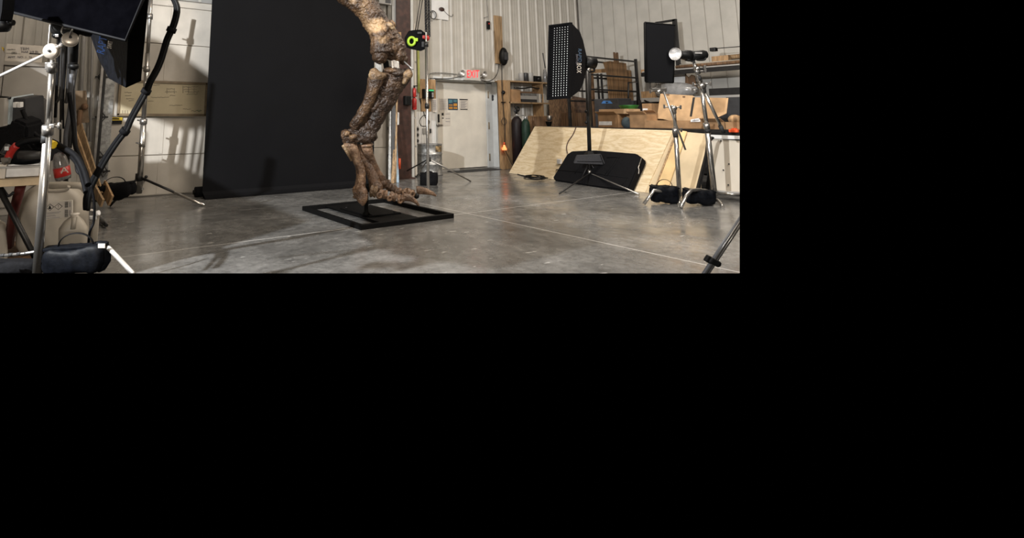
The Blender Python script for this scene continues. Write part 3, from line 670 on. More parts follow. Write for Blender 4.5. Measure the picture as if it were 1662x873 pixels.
bone('fibula', [('t', [(607, 117, 7, -.14), (609, 127, 11, -.14), (607, 138, 10, -.15), (603, 152, 8, -.14), (596, 168, 7.5, -.12), (588, 182, 7, -.11), (579, 196, 6.5, -.10), (573, 207, 6, -.08)], .8)], 'bone', rough=.018)
bone('fibula_head', [('t', [(605.5, 111, 3.4, -.14), (608, 120, 9, -.16), (610, 128, 9, -.16)], .8), ('t', [(609, 123, 8, -.16), (618, 123, 7, -.15), (627, 122, 4, -.14)], .8), ('e', 611, 127, 11, 8, -.15, .06, -20)], 'bone_tan', rough=.014)
bone('ankle_bone', [('e', 561, 219, 7.5, 8, -.05, .08, 0), ('e', 572, 223, 8, 5.5, -.08, .08, -10), ('t', [(557, 226, 4, -.05), (580, 226, 5, -.08), (600, 224, 6, -.03)])], 'bone_dark', rough=.026)
bone('ankle_fragment', [('e', 573, 222, 6.5, 3.2, -.15, .03, -10), ('e', 563, 217, 5, 3.5, -.13, .03, -25)], 'bone', vox=.006, rough=.012)
# metatarsals
bone('outer_metatarsal', [('t', [(566, 233, 8, -.02), (573, 240, 8.5, -.04), (578, 254, 7.6, -.05), (583.5, 270, 7.6, -.06), (586, 284, 7.6, -.08), (585, 298, 8.8, -.10), (584, 307, 10, -.12)], 1.1), ('e', 569, 234, 11, 4.5, -.02, .10, 0)], 'bone_foot', rough=.012, k=.98, ad=.2)
bone('splint_bone', [('t', [(557, 235, 2.6, -.04), (562, 244, 2.2, -.05), (567, 253, 1.8, -.05), (571, 261, 1.2, -.05)])], 'bone_tan', vox=.005, rough=.005)
bone('middle_metatarsal', [('t', [(582.5, 233, 1.8, .0), (585, 246, 2.5, .0), (590, 258, 4.5, 0), (599, 272, 7.5, 0), (605, 286, 8.6, -.01), (608, 299, 9.6, -.04), (609, 308, 10.5, -.06)], 1.0), ('e', 612, 304, 9, 8, -.04, .09, 0)], 'bone_foot', rough=.012, k=.98, ad=.2)
bone('inner_metatarsal', [('t', [(595, 237, 9.5, .03), (598, 250, 8.5, .04), (603, 262, 7.5, .05), (609, 274, 7, .06), (614, 284, 7, .07), (621, 293, 7, .10)], 1.0), ('e', 595, 235, 10.5, 3.8, .03, .10, -3), ('e', 621, 296, 7, 6, .1, .07, 0)], 'bone_foot', rough=.012, k=.98, ad=.2)
# toes: each knuckle bone on its own
def knuckle(name, x0, y0, x1, y1, r, d0, d1, m='bone_foot'):
    n = 'phalanx'
    dx, dy = x1-x0, y1-y0
    return bone(n, [('t', [(x0, y0, r, d0), (x0+dx*.3, y0+dy*.3, r*.9, d0*.7+d1*.3), (x0+dx*.55, y0+dy*.55, r*.72, (d0+d1)/2), (x0+dx*.8, y0+dy*.8, r*.86, d1), (x1, y1, r*.9, d1)])], m, vox=.006, rough=.009)
def claw(pts, m='bone_foot'):
    return bone('claw', [('t', pts, .8)], m, vox=.005, rough=.005)
def disc(x, y, r, d):
    c = D(x, y, LD+d); s = (LD+d)/F
    b = B(); n = (FWD*.9-RGT*.5-UPV*.1); b.ring(c, n, r*.7*s, r*.38*s, 24); o = obj('toe_condyle', b, 'bone_foot', fossil); return o
knuckle('a', 578, 308, 592, 310, 8, -.13, -.13); knuckle('a', 583, 311, 586, 318, 10, -.17, -.2); bone('phalanx', [('e', 586, 313, 10, 11, -.18, .09, 0), ('e', 580, 309, 7, 9, -.15, .07, 0)], 'bone_foot', vox=.007, rough=.012)
knuckle('a', 577, 316, 579, 319, 5.5, -.17, -.18); claw([(587, 318, 9.5, -.24), (588.5, 326, 6.5, -.27), (589, 331, 2.6, -.26), (589, 334, .8, -.27)])
knuckle('b', 603, 309, 611, 311, 10, -.08, -.1, 'bone_tan'); knuckle('b', 616, 314, 628, 316, 7.2, -.14, -.16)
knuckle('b', 632, 317, 643, 321, 6.4, -.16, -.18); knuckle('b', 646, 322, 656, 322, 5.6, -.18, -.2)
disc(615.5, 317, 5.6, -.20); disc(632, 322, 4.8, -.22); disc(649.5, 325.5, 4.9, -.24)
claw([(654, 320, 5.5, -.2), (662, 320.5, 5, -.2), (670, 324, 3.4, -.2), (676, 329, 2, -.2), (680, 334, .7, -.2)])
knuckle('c', 620, 298, 632, 300, 7.5, .12, .12); knuckle('c', 630, 302, 641, 308, 6.5, .1, .1)
knuckle('c', 640, 309, 650, 312, 6, .08, .08); knuckle('c', 654, 308, 658, 315, 6.5, .08, .06); knuckle('c', 660, 311, 672, 314, 6, .06, .06)
disc(656, 314, 4.5, .0); disc(669, 315, 5.6, -.02)
claw([(676, 309, 6, .06), (684, 309, 5, .06), (693, 311, 4, .06), (702, 314, 2.3, .06), (708, 318.5, .7, .06)])
b = B(); b.ball(D(676, 318, LD), .035); b.ball(D(654, 331, LD-.1), .02) if False else None; obj('black_spacer', b, 'blackp', fossil)
# steel armature
def arm(x0, y0, x1, y1, wpx, d, m, dep=.05):
    c0, c1 = D(x0, y0, LD+d), D(x1, y1, LD+d); dd = (c1-c0).normalized(); u = dd.cross(FWD).normalized()
    b = B(); b.obox((c0+c1)/2, dd*(c1-c0).length/2, u*wpx*LD/F/2, FWD*dep, .004); return obj('steel_armature', b, m, fossil)
arm(613, 95, 616, 122, 10, -.02, 'galv'); arm(641, 97, 642, 116, 14, .02, 'steel', .04); arm(626, 99, 628, 116, 9, .06, 'frame')
arm(585, 226, 588, 238, 3, .0, 'galv', .02); arm(637, 99, 638, 114, 3, -.03, 'chrome', .02); arm(646, 99, 646, 112, 3, -.03, 'chrome', .02)
arm(596, 300, 596, 310, 8, -.0, 'frame')
b = B(); b.tube([D(656, 100, LD-.02), D(668, 111, LD-.1), D(671, 113, LD-.1)], .008, 6); obj('wire', b, 'galv', fossil)

# ================================================================== CENTRE-RIGHT THIN STAND
sd = 9.86; top = D(690.5, -14, sd); bot = G(695, 303, .12)
t = thing('light_stand', G(695, 303), 'thin silver light stand with black spread legs before the drum', 'light stand')
b = B(); b.tube([top, top.lerp(bot, .5)], .018, 10); b.tube([top.lerp(bot, .3), bot-Z3*.08], .026, 10); obj('pole', b, 'chrome', t)
b = B()
for k in (.3, .62): c = top.lerp(bot, k); b.tube([c-Z3*.04, c+Z3*.05], .04, 12)
obj('collar', b, 'dsteel', t)
hub = D(695.5, 258, sd)
for (x, y, m) in ((661, 277, 'dsteel'), (764, 294, 'steel'), (676, 286, 'steel')):
    e = G(x, y, .01) if x > 670 else Yp(x, y, 9.0); b = B(); b.tube([hub, e], .014, 8); obj('leg', b, m, t)
b = B(); b.tube([hub-Z3*.05, hub+Z3*.04], .045, 12); obj('leg_hub', b, 'dsteel', t)

def sandbag(name, c, ux, uy, uz, label, strap=True, m='bag', saddle=False, sd=0, cat='sandbag', grp=None):
    """two sewn pillows with a web handle; c centre, ux long half, uy thick half, uz tall half"""
    t = thing(name, Vector(c)-uz, label, cat, grp)
    rs = []; N1 = 16
    for half, s in ((-1, -.52), (1, .52)):
        b = B(); rings = []
        for i in range(13):
            f = -1+2*i/12; q = (1-abs(f)**9)**.5*.93+.07; ring = []
            for k in range(20):
                a = 2*math.pi*k/20; p = uy*math.copysign(abs(math.cos(a))**.75, math.cos(a))*.62*q+uz*math.copysign(abs(math.sin(a))**.8, math.sin(a))*(q*.5+.5)*.9
                p = p*(1-.12*p.dot(uz)/uz.length_squared); w_ = Vector(c)+ux*(f*.98+s*.10*(1 if f > 0 else .4))+uy*s*.9+p-uz*.10*f*s; nn = noise.noise(w_*9+Vector((sd, 0, 0)))*.30*uz.length+noise.noise(w_*26)*.12*uz.length; w_ += p.normalized()*nn
                ring.append(w_)
            rings.append(ring)
        b.loft(rings); obj('pouch', b, m, t)
    b = B(); b.obox(Vector(c)+uz*.72, ux*.96, uy*.55, uz*.10, uz.length*.05); obj('seam_flap', b, m, t)
    if strap:
        b = B(); pts = [Vector(c)+ux*.55*math.cos(a)+uz*(.75+.85*math.sin(a)) for a in [math.pi*k/8 for k in range(9)]]; b.tube(pts, ux.length*.045, 8, flat=.4, ref=uy, sub=2); obj('handle', b, 'rubber', t)
    return t
c = G(694, 299, .2); sandbag('sandbag', D(696, 290, sd-.0)-FWD*.02, RGT*.17, FWD*.09, UPV*.14, 'black sandbag hanging low on the thin stand before the drum', strap=False, m='black')
b = B(); b.tube([bot+Z3*.05-RGT*.05-FWD*.1, bot+Z3*.06+RGT*.03-FWD*.1], .015, 6) if False else b.ball(D(695, 285, sd-.06), .03, 10, 6); single('stand_knob', b, 'steel', 'small steel knob on the thin stand above its sandbag', 'knob')

# ================================================================== CHROME STAND BEFORE THE OVERHEAD DOOR
pc = Yp(226, 311, 8.7); t = thing('light_stand', Vector((pc.x, pc.y, 0)), 'tall chrome light stand before the white overhead door', 'light stand')
pt = D(245.5, -10, proj(pc)[2]); pt.x, pt.y = D(245.5, -10, proj(pc)[2]).x, D(245.5, -10, proj(pc)[2]).y
def on(k): return pc.lerp(pt, k)
b = B(); b.tube([pc-Z3*.02, on(.36)], .042, 14); b.tube([on(.36), on(.70)], .034, 14); b.tube([on(.70), pt], .027, 14); obj('pole', b, 'chrome', t)
for k, r in ((.355, .052), (.62, .046), (.885, .042), (.24, .045)):
    b = B(); b.tube([on(k)-Z3*.04, on(k)+Z3*.04], r, 14); b.tube([on(k), on(k)-RGT*.09-UPV*-.02], .012, 6); obj('collar', b, 'steel', t)
hub = D(226, 287, proj(pc)[2])
def leg(t, pts, r=.018, m='dsteel', nm='leg'):
    b = B(); b.tube(pts, r, 8); return obj(nm, b, m, t)
b = B(); b.tube([hub-Z3*.06, hub+Z3*.05], .055, 14); obj('leg_hub', b, 'dsteel', t)
b = B(); b.ball(hub+RGT*.1+Z3*.0, .025, 8, 6); obj('hub_knob', b, 'dsteel', t)
le = G(332, 333.5, .012); lm = hub.lerp(le, .55)
leg(t, [hub, lm], .018); leg(t, [lm, le], .02, 'chrome', 'leg_extension'); leg(t, [hub, G(178, 334, .012)], .018)
leg(t, [hub, G(240, 306, .012)+Z3*.1-Y3*.2], .015)
b = B(); b.tube([pc, D(226, 309, proj(pc)[2]), D(233, 306, proj(pc)[2])], .016, 6); obj('leg_brace', b, 'steel', t)
ps = D(186, 309, 7.25); sandbag('sandbag', ps, (RGT*.27+UPV*.035), FWD*.09, UPV*.115, 'black sandbag with handle on the chrome stand before the overhead door', m='black', sd=3)

# ================================================================== WHITEBOARD + STICKER
a, c = Yp(195, 132, YG-.04), Yp(333, 188, YG-.04); Yw = YG-.04; q = Yp(195, 187, Yw)
wx0, wx1, wz0, wz1 = a.x, c.x, Yp(264, 187.5, Yw).z, Yp(264, 132.5, Yw).z
t = thing('whiteboard', ((wx0+wx1)/2, Yw, wz0), 'yellowed whiteboard with faint handwriting on the overhead door', 'whiteboard')
b = B(); b.box(wx0, wx1, Yw, Yw+.05, wz0, wz1, .004); obj('writing_surface', b, 'wboard', t)
for (x_0, x_1, z_0, z_1) in ((wx0-.01, wx1+.01, wz1-.03, wz1+.01), (wx0-.01, wx1+.01, wz0-.01, wz0+.03), (wx0-.01, wx0+.025, wz0, wz1), (wx1-.025, wx1+.01, wz0, wz1)):
    b = B(); b.box(x_0, x_1, Yw-.015, Yw+.05, z_0, z_1, .003); obj('frame_rail', b, 'tan', t)
rnd = random.Random(3)
def scribble(x0, y0, n, wpx, h=1.6):
    pts = []; x = x0
    while x < x0+wpx: pts.append(Yp(x, y0+rnd.uniform(-h, h)*.5, Yw-.002)); x += rnd.uniform(.8, 1.9)
    return pts
b = B()
for (x, y, n_) in ((202, 150, 12), (203, 155, 10), (205, 160, 13), (209, 163, 9), (247, 138, 13), (245, 158, 30), (240, 164, 10), (268, 149, 20), (272, 144, 12), (276, 155, 10), (275, 171, 22), (297, 177, 14), (310, 180, 18), (298, 141, 24), (298, 145, 22), (300, 149, 24), (303, 153, 18)):
    b.tube(scribble(x, y, 5, n_), .0035, 4)
for x, y0_, y1_ in ((271, 143, 152), (283, 143, 152), (297, 139, 151), (306, 139, 151), (315, 139, 151), (199, 179, 184), (203, 179, 184), (207, 179, 184)):
    b.tube([Yp(x, y0_, Yw-.002), Yp(x, y1_, Yw-.002)], .0035, 4)
obj('handwriting', b, mat('faded_marker', (.17, .15, .12), .8), t)
b = B(); b.tube([Yp(319, 180, Yw-.002), Yp(321, 178, Yw-.002), Yp(323, 182, Yw-.002), Yp(325, 178, Yw-.002)], .004, 4); obj('green_mark', b, mat('green_marker', (.12, .3, .14), .8), t)
t, f = sheet('warning_sticker', 172.5, 198, 190.5, 201.5, 'yellow', 'yellow and black warning sticker on left of the overhead door', 'sticker', Y=YG-.0)
bar(t, f, .02, .98, .45, 1.0, 'ink', 'black_band'); bar(t, f, .2, .8, .14, .3, 'ink', 'text_line'); bar(t, f, .1, .9, .6, .66, 'grayink', 'text_line'); bar(t, f, .1, .9, .75, .8, 'grayink', 'text_line')
# ================================================================== RIGHT SIDE: SHELF UNIT BY THE DOOR
Ysf = 9.55
def sf(x, y, Y=Ysf): return Yp(x, y, Y)
t = thing('wooden_shelf_unit', sf(855, 262), 'tan plywood shelf unit against back wall right of the exit door', 'shelf unit')
b = B(); p = [sf(808, 130), sf(828, 130), sf(828.5, 193), sf(834, 197), sf(837.5, 258), sf(833, 276), sf(813, 277)]
for q in p: q.z = max(q.z, .0)
b.prism(p, Y3*.03, .002); obj('front_panel', b, 'osb', t)
def board(x0, x1, y, th=.03, Y0=Ysf, Y1=YB-.04, yr=None):
    a, c = sf(x0, y, Y0), sf(x1, y if yr is None else yr, Y0); zz = (a.z+c.z)/2; b = B(); b.box(a.x, c.x, Y0, Y1, zz-th, zz, .002); return b, a, c, zz
b, a, c, zt = board(820, 903, 131, .035, yr=133.5); obj('shelf_board', b, 'wood', t)
b, a, c, zm = board(826, 891, 165, .035, yr=167); obj('shelf_board', b, 'wood', t)
a, c = sf(879, 131, Ysf+.02), sf(891, 200, Ysf+.02); b = B(); b.box(a.x, a.x+.028, Ysf+.01, YB-.04, .2, zt-.02); obj('side_panel', b, 'osb', t)
b = B(); a, c = sf(860, 188, Ysf+.25), sf(905, 230, Ysf+.25); b.box(sf(858, 188, Ysf+.3).x, sf(912, 188, Ysf+.3).x, Ysf+.3, Ysf+.33, .3, sf(880, 188, Ysf+.3).z); obj('lower_panel', b, 'osb', t)
b = B(); b.box(sf(829, 190).x-.3, sf(829, 190).x-.27, Ysf+.03, YB-.04, 0.0, zt-.03) if False else b.box(sf(826, 190).x, sf(829, 190).x, Ysf+.0, Ysf+.04, 0.02, zt-.03); obj('post', b, 'wood', t)
def topz(Y=Ysf): return zt
def putbox(x0, x1, ytop, Y, dep, z0, m, name, label, cat, bev=.006, grp=None):
    a, c = Yp(x0, ytop, Y), Yp(x1, ytop, Y); b = B(); b.box(a.x, c.x, Y, Y+dep, z0, (a.z+c.z)/2, bev); return single(name, b, m, label, cat, grp)
# on top of the shelf
t2 = thing('metal_can', Yp(855, 130, Ysf+.15), 'grey cans boxed together on top of the wooden shelf', 'can')
for i, (x0, x1) in enumerate(((845, 851), (852, 858), (859, 866))):
    a, c = Yp(x0, 118, Ysf+.1), Yp(x1, 118, Ysf+.1); r = (c.x-a.x)/2; q = Vector(((a.x+c.x)/2, Ysf+.15, zt)); h = a.z-zt
    b = B(); b.lathe(q, Z3, [(0, 0), (r, 0), (r, h-.02), (r*.9, h), (0, h)], 16)
    if i == 0: bpy.data.objects.remove(t2); 
    single('metal_can', b, ['gray', 'dgray', 'gray'][i], ['left', 'middle', 'right'][i]+' of three metal cans on top of the wooden shelf', 'can', 'cans on top of the shelf')
t2 = thing('camera_gear', Yp(872, 130, Ysf+.1), 'small black gadget on top of the wooden shelf beside cans', 'gadget')
a = Yp(867, 122.5, Ysf+.1); c = Yp(877.5, 122.5, Ysf+.1); b = B(); b.box(a.x, c.x, Ysf+.08, Ysf+.18, zt, a.z-.01, .01); obj('body', b, 'blackp', t2)
b = B(); b.lathe(Vector(((a.x+c.x)/2, Ysf+.08, (zt+a.z)/2)), -Y3, [(0, 0), (.03, 0), (.03, .03), (0, .03)], 12); obj('lens', b, 'dgray', t2)
q = Yp(885, 130, Ysf+.12); q.z = zt
t2 = thing('glass_jar', q, 'cloudy glass jar on top of the shelf next to softbox', 'jar'); h = Yp(885, 113, Ysf+.12).z-zt
b = B(); b.lathe(q, Z3, [(0, 0), (.05, 0), (.055, .02), (.055, h*.75), (.04, h*.9), (.04, h), (.035, h), (.035, h*.88), (.048, h*.72), (.048, .02), (0, .015)], 20); obj('jar_body', b, 'glass', t2)
b = B(); b.lathe(q+Z3*.01, Z3, [(0, 0), (.04, 0), (.04, h*.4), (0, h*.4)], 14); obj('jar_contents', b, 'woodd', t2)
b = B(); b.tube([Yp(885, 111, Ysf+.1), Yp(881, 86, Ysf+.1)], .014, 8); single('hand_brush', b, 'dgray', 'thin dark rod leaning up above the glass jar', 'rod')
# middle shelf contents
putbox(829, 844.5, 145, Ysf+.05, .25, zm, 'card', 'cardboard_box', 'small brown box at left end of middle wooden shelf', 'box')
putbox(847, 877, 147, Ysf+.08, .2, zm+.12, 'gray', 'steel_tray', 'grey flat tray stacked on the middle shelf behind tins', 'tray') if False else None
for i, (x0, x1, y0, m, lab) in enumerate(((847, 872, 161, 'dgray', 'dark flat case at bottom of the stack on middle shelf'), (845, 876, 155, 'gray', 'grey flat case in the stack on middle shelf'), (847, 876, 151, 'galv', 'pale metal case near top of the middle shelf stack'), (843, 874, 148, 'woodd', 'dark wooden slab topping the stack on middle shelf'))):
    a, c = Yp(x0, y0, Ysf+.06), Yp(x1, y0, Ysf+.06); zb = [zm, Yp(850, 161, Ysf+.06).z, Yp(850, 155, Ysf+.06).z, Yp(850, 151, Ysf+.06).z][i]; b = B(); b.box(a.x, c.x, Ysf+.06, Ysf+.3, zb, a.z, .006); single('flat_case', b, m, lab, 'case', 'cases stacked on the middle shelf')
b = B(); b.tube([Yp(835, 142.5, Ysf+.02), Yp(850, 143.5, Ysf+.02), Yp(862, 141.5, Ysf+.06), Yp(872, 144, Ysf+.1), Yp(875, 143, Ysf+.1)], .02, 8, sub=3); single('hand_tool', b, 'dsteel', 'dark hand tool lying across the boxes on middle shelf', 'tool')
for i in range(5):
    x = 872.5+i*2.6; a, c = Yp(x, 152, Ysf+.03), Yp(x+2.2, 152, Ysf+.03); b = B(); b.box(a.x, c.x, Ysf+.03, Ysf+.2, zm, a.z-.005*(i % 3), .002); single('book', b, ['gray', 'label', 'galv', 'label', 'gray'][i], ['first', 'second', 'third', 'fourth', 'fifth'][i]+' pale booklet from left on right end of middle shelf', 'booklet', 'booklets on the middle shelf')

# hanging cord with lamp
wire([Yp(814.5, 104, YB-.45), Yp(815, 140, Ysf-.05), Yp(816, 165, Ysf-.05), Yp(819, 200, Ysf-.05), Yp(820, 236, Ysf-.05)], .011, 'blackp', 'black cord hanging down the plywood panel to the orange lamp', name='extension_cord')
q = Yp(817, 150, Ysf-.04); b = B(); b.ball(q, .05, 8, 6); b.obox(Yp(817, 166, Ysf-.04), X3*.06, Y3*.02, Z3*.012, .003); single('cord_tie', b, 'blackp', 'black knot of cord high on the plywood panel', 'cord knot')
b = B(); b.ring(Yp(818, 197, Ysf-.03), Y3, .085, .006); single('wire_loop', b, 'dgray', 'thin wire loop hanging on the plywood panel', 'loop')
q = Yp(818.5, 239, Ysf-.08); t = thing('hanging_lamp', q, 'small glowing orange plug lamp hanging on cord near door', 'lamp')
b = B(); b.lathe(q+Z3*.07, -Z3, [(0, 0), (.02, .01), (.03, .05), (.065, .11), (.05, .14), (0, .14)], 12); obj('shade', b, 'lampglow', t)
b = B(); b.tube([q+Z3*.06, q+Z3*.12], .022, 8); obj('plug', b, 'orange', t)
wire([q, Yp(823, 250, Ysf-.05), Yp(829, 263, Ysf-.1), Yp(833, 270, Ysf-.15)], .009, 'blackp', 'short black cord running from the orange lamp down toward floor', name='extension_cord')

# gas cylinders
def cylinder(px, r, ytop, Y, m, label, capm):
    q = Yp(px, 270, Y); q.z = 0; h = Yp(px, ytop, Y).z; t = thing('gas_cylinder', q, label, 'gas cylinder', 'gas cylinders by the shelf')
    b = B(); b.lathe(q, Z3, [(0, 0), (r, .01), (r, h*.86), (r*.85, h*.93), (r*.45, h*.98), (0, h*.985)], 24); obj('body', b, m, t)
    b = B(); b.lathe(q+Z3*h*.97, Z3, [(0, 0), (.04, 0), (.04, .07), (.03, .09), (0, .09)], 12); obj('valve_cap', b, capm, t)
cylinder(841.5, .135, 188, 9.3, 'maroon', 'dark gas cylinder with steel collar beside plywood panel', 'steel')
cylinder(856, .105, 192, 9.05, 'dgreen', 'dark green gas cylinder behind corner of plywood sheet', 'galv')
q = Yp(839, 186, 9.3); b = B(); b.lathe(Vector((Yp(841.5, 187, 9.3).x, 9.3, q.z-.03)), Z3, [(0, 0), (.14, 0), (.14, .02), (0, .03)], 24); single('cylinder_lid', b, 'galv', 'pale round lid on top of the dark gas cylinder', 'lid')
t = thing('regulator', Yp(838, 186, 9.3), 'black regulator fitting standing on the dark gas cylinder', 'regulator')
b = B(); b.tube([Yp(838, 184.5, 9.3), Yp(838, 176, 9.3), Yp(836, 172, 9.3)], .03, 8); b.ring(Yp(840.5, 177, 9.25), Y3, .05, .018, 16); obj('valve_body', b, 'blackp', t)
b = B(); b.lathe(Yp(835.5, 180, 9.25), -Y3, [(0, 0), (.04, 0), (.04, .03), (0, .03)], 14); obj('gauge', b, 'dgray', t)

M['rackw'] = mat('mid_brown_board', (.16, .095, .05), .8, var=.25, scale=4, stretch=(9, 9, .6))
# stuff behind the plywood: boards, crates, bowl lamp
plank(Yp(912, 222, 9.5), Yp(904, 158, 9.7), .36*.5, .03, 'woodd', 'leaning_board', 'narrow aged board leaning against the wall behind plywood', 'board')
plank(Yp(901, 222, 9.5), Yp(898, 162, 9.72), .26, .03, 'rackw', 'leaning_board', 'wide dark brown board leaning left of the narrow one', 'board')
plank(Yp(926, 222, 9.5), Yp(918, 160, 9.72), .45, .03, 'woodd', 'leaning_board', 'dark brown panel leaning behind the softbox corner', 'board')
plank(Yp(941, 222, 9.5), Yp(940, 158, 9.72), .42, .03, mat('dark_chipboard', (.075, .042, .025), .8, var=.3, scale=10), 'leaning_board', 'very dark panel leaning left of the black stand', 'board')
def floorbox(x0, x1, ytop, Y, dep, m, name, label, cat, z0=0.0, grp=None): return putbox(x0, x1, ytop, Y, dep, z0, m, name, label, cat, grp=grp)
floorbox(870, 897, 189, 9.25, .2, 'woodd', 'wooden_crate', 'brown wooden crate standing behind left plywood corner', 'crate')
floorbox(926, 950, 183, 8.8, .3, 'woodd', 'wooden_crate', 'dark crate standing left of the black light stand', 'crate')
q = Yp(891, 203, 8.9); t = thing('work_light', q, 'small silver cup lamp on dark tapered base behind plywood', 'lamp')
b = B(); b.lathe(Yp(891.5, 196, 8.9), Z3, [(.03, 0), (.06, .02), (.06, .12), (.05, .13), (0, .12)], 18); obj('cup', b, 'steel', t)
b = B(); b.lathe(Yp(891.5, 214, 8.9), Z3, [(0, 0), (.02, 0), (.035, .1), (.08, .24), (.09, .26), (0, .26)], 18); obj('base', b, 'blackp', t)
b = B(); q0 = Yp(891.5, 214, 8.9); b.box(q0.x-.1, q0.x+.1, 8.85, 8.95, 0, q0.z); single('pedestal_box', b, 'dgray', 'dark narrow box carrying the silver cup lamp', 'box')

# ================================================================== WORKBENCH ALONG THE RIGHT
pB = G(826, 281); pE = G(1092, 319); bd = (pE-pB).normalized(); bn = Vector((-bd.y, bd.x, 0)); 
if bn.x < 0: bn = -bn
# leaning sheets of plywood: bottom edge on pB..pE, leaning onto the bench
def on_lean(x, y, a, h):
    """point of the leaning plane (bottom line pB-pE, top moved by bn*a, up h)"""
    nrm = bd.cross((bn*a+Z3*h).normalized()); return hit(x, y, pB, nrm)
AL, HL = .79, 1.04
nrm = bd.cross((bn*AL+Z3*HL).normalized()).normalized()
if nrm.dot(FWD) > 0: nrm = -nrm
def lean_sheet(name, quad, label, th=.018, off=0.0, m='ply'):
    pts = [hit(x, y, pB+nrm*off, nrm) for x, y in quad]
    for p in pts: p.z = max(p.z, .002)
    b = B(); b.prism(pts, -nrm*th, .001); return single(name, b, m, label, 'plywood sheet', 'plywood sheets leaning on the bench')
lean_sheet('plywood_sheet', ((868, 205), (1093, 211.5), (1047, 314.5), (826, 280.5)), 'large pale plywood sheet leaning behind the flat black case')
lean_sheet('plywood_sheet', ((1088, 212), (1147, 217), (1135, 330), (1045, 314.5)), 'second plywood sheet leaning behind the two chrome stands', off=-.022, m=mat('plywood_pale', (.50, .40, .26), .6, var=.08, scale=3))
pts = [hit(x, y, pB+nrm*.02, nrm) for x, y in ((1101, 211), (1114.5, 213), (1086, 300), (1064.5, 300))]
b = B(); b.prism(pts, -nrm*.018, .001); single('pine_strip', b, mat('fresh_pine', (.62, .44, .22), .55, var=.1, scale=3), 'yellow pine strip leaning diagonally before the plywood joint', 'strip')
pts = [hit(x, y, pB+nrm*.03, nrm) for x, y in ((1096, 213), (1100, 213), (1065.5, 302), (1063, 302))]
b = B(); b.prism(pts, -nrm*.01, .001); single('pine_strip', b, 'wood', 'thin dark-edged batten leaning along the yellow pine strip', 'strip')
# bench
BZ = 1.05; bq = pB+bn*1.0
def bench_pt(s, o, z): return pB+bd*s+bn*(.86+o)+Z3*z
t = thing('workbench', bench_pt(3.3, .4, 0), 'long dark workbench behind the leaning plywood sheets', 'workbench')
b = B(); b.obox(bench_pt(3.2, .62, BZ-.03), bd*3.3, bn*.62, Z3*.03, .004); obj('worktop', b, 'dsteel', t)
b = B(); b.obox(bench_pt(3.2, .03, BZ-.12), bd*3.3, bn*.02, Z3*.06, .003); obj('front_rail', b, 'dsteel', t)
for s in (.1, 2.0, 3.9):
    for o in (.08, 1.15): b = B(); b.obox(bench_pt(s, o, (BZ-.06)/2), bd*.03, bn*.03, Z3*(BZ-.06)/2); obj('leg', b, 'dsteel', t)
b = B(); b.obox(bench_pt(3.2, .6, .3), bd*3.2, bn*.55, Z3*.015); obj('lower_shelf', b, 'dsteel', t)
# white wheeled board at the right end
p0 = Xp(1152, 311, 8.98); p0.z = 0
def wp(x, y, o=0): return Xp(x, y, p0.x-o)
t = thing('panel_trolley', p0, 'white panel in aluminium frame at far right edge of the floor', 'panel board')
b = B(); b.prism([wp(1152, 225, -.01), wp(1215, 229.5, -.01), wp(1215, 318, -.01), wp(1155, 307, -.01)], X3*.02, .002); obj('white_panel', b, mat('pale_panel', (.58, .52, .43), .6, var=.04, scale=2), t)
b = B(); b.tube([wp(1160, 313, .04), wp(1215, 317.5, .04)], .022, 10); obj('bottom_rail', b, 'chrome', t)
b = B(); b.prism([wp(1148, 218.5, .03), wp(1215, 221, .03), wp(1215, 226.5, .03), wp(1150, 225, .03)], X3*.03, .003); obj('top_rail', b, 'whitem', t)
b = B(); b.tube([wp(1158, 310, .03), wp(1215, 315, .03)], .02, 4); obj('lower_edge', b, 'gray', t)
for (x, y) in ((1170, 228.5), (1183, 266), (1174, 276), (1182, 300)): b = B(); b.ball(wp(x, y, .01), .012, 8, 6); obj('screw', b, 'ink', t)
b = B(); b.prism([D(1158, 222, 8.0), D(1153, 226, 8.0), D(1130, 316, 8.05), D(1135, 316, 8.05), D(1155, 229, 8.0), D(1160, 224, 8.0)], FWD*.05, .003)
t = single('measuring_rule', b, 'dsteel', 'dark metal straightedge leaning between chrome stand and white panel', 'straightedge')
b = B(); b.prism([wp(1145, 312, .02), wp(1149, 268, .02), wp(1154, 312, .02)], X3*.03); single('black_wedge', b, 'blackp', 'black wedge gap filler standing beside the white panel foot', 'wedge')
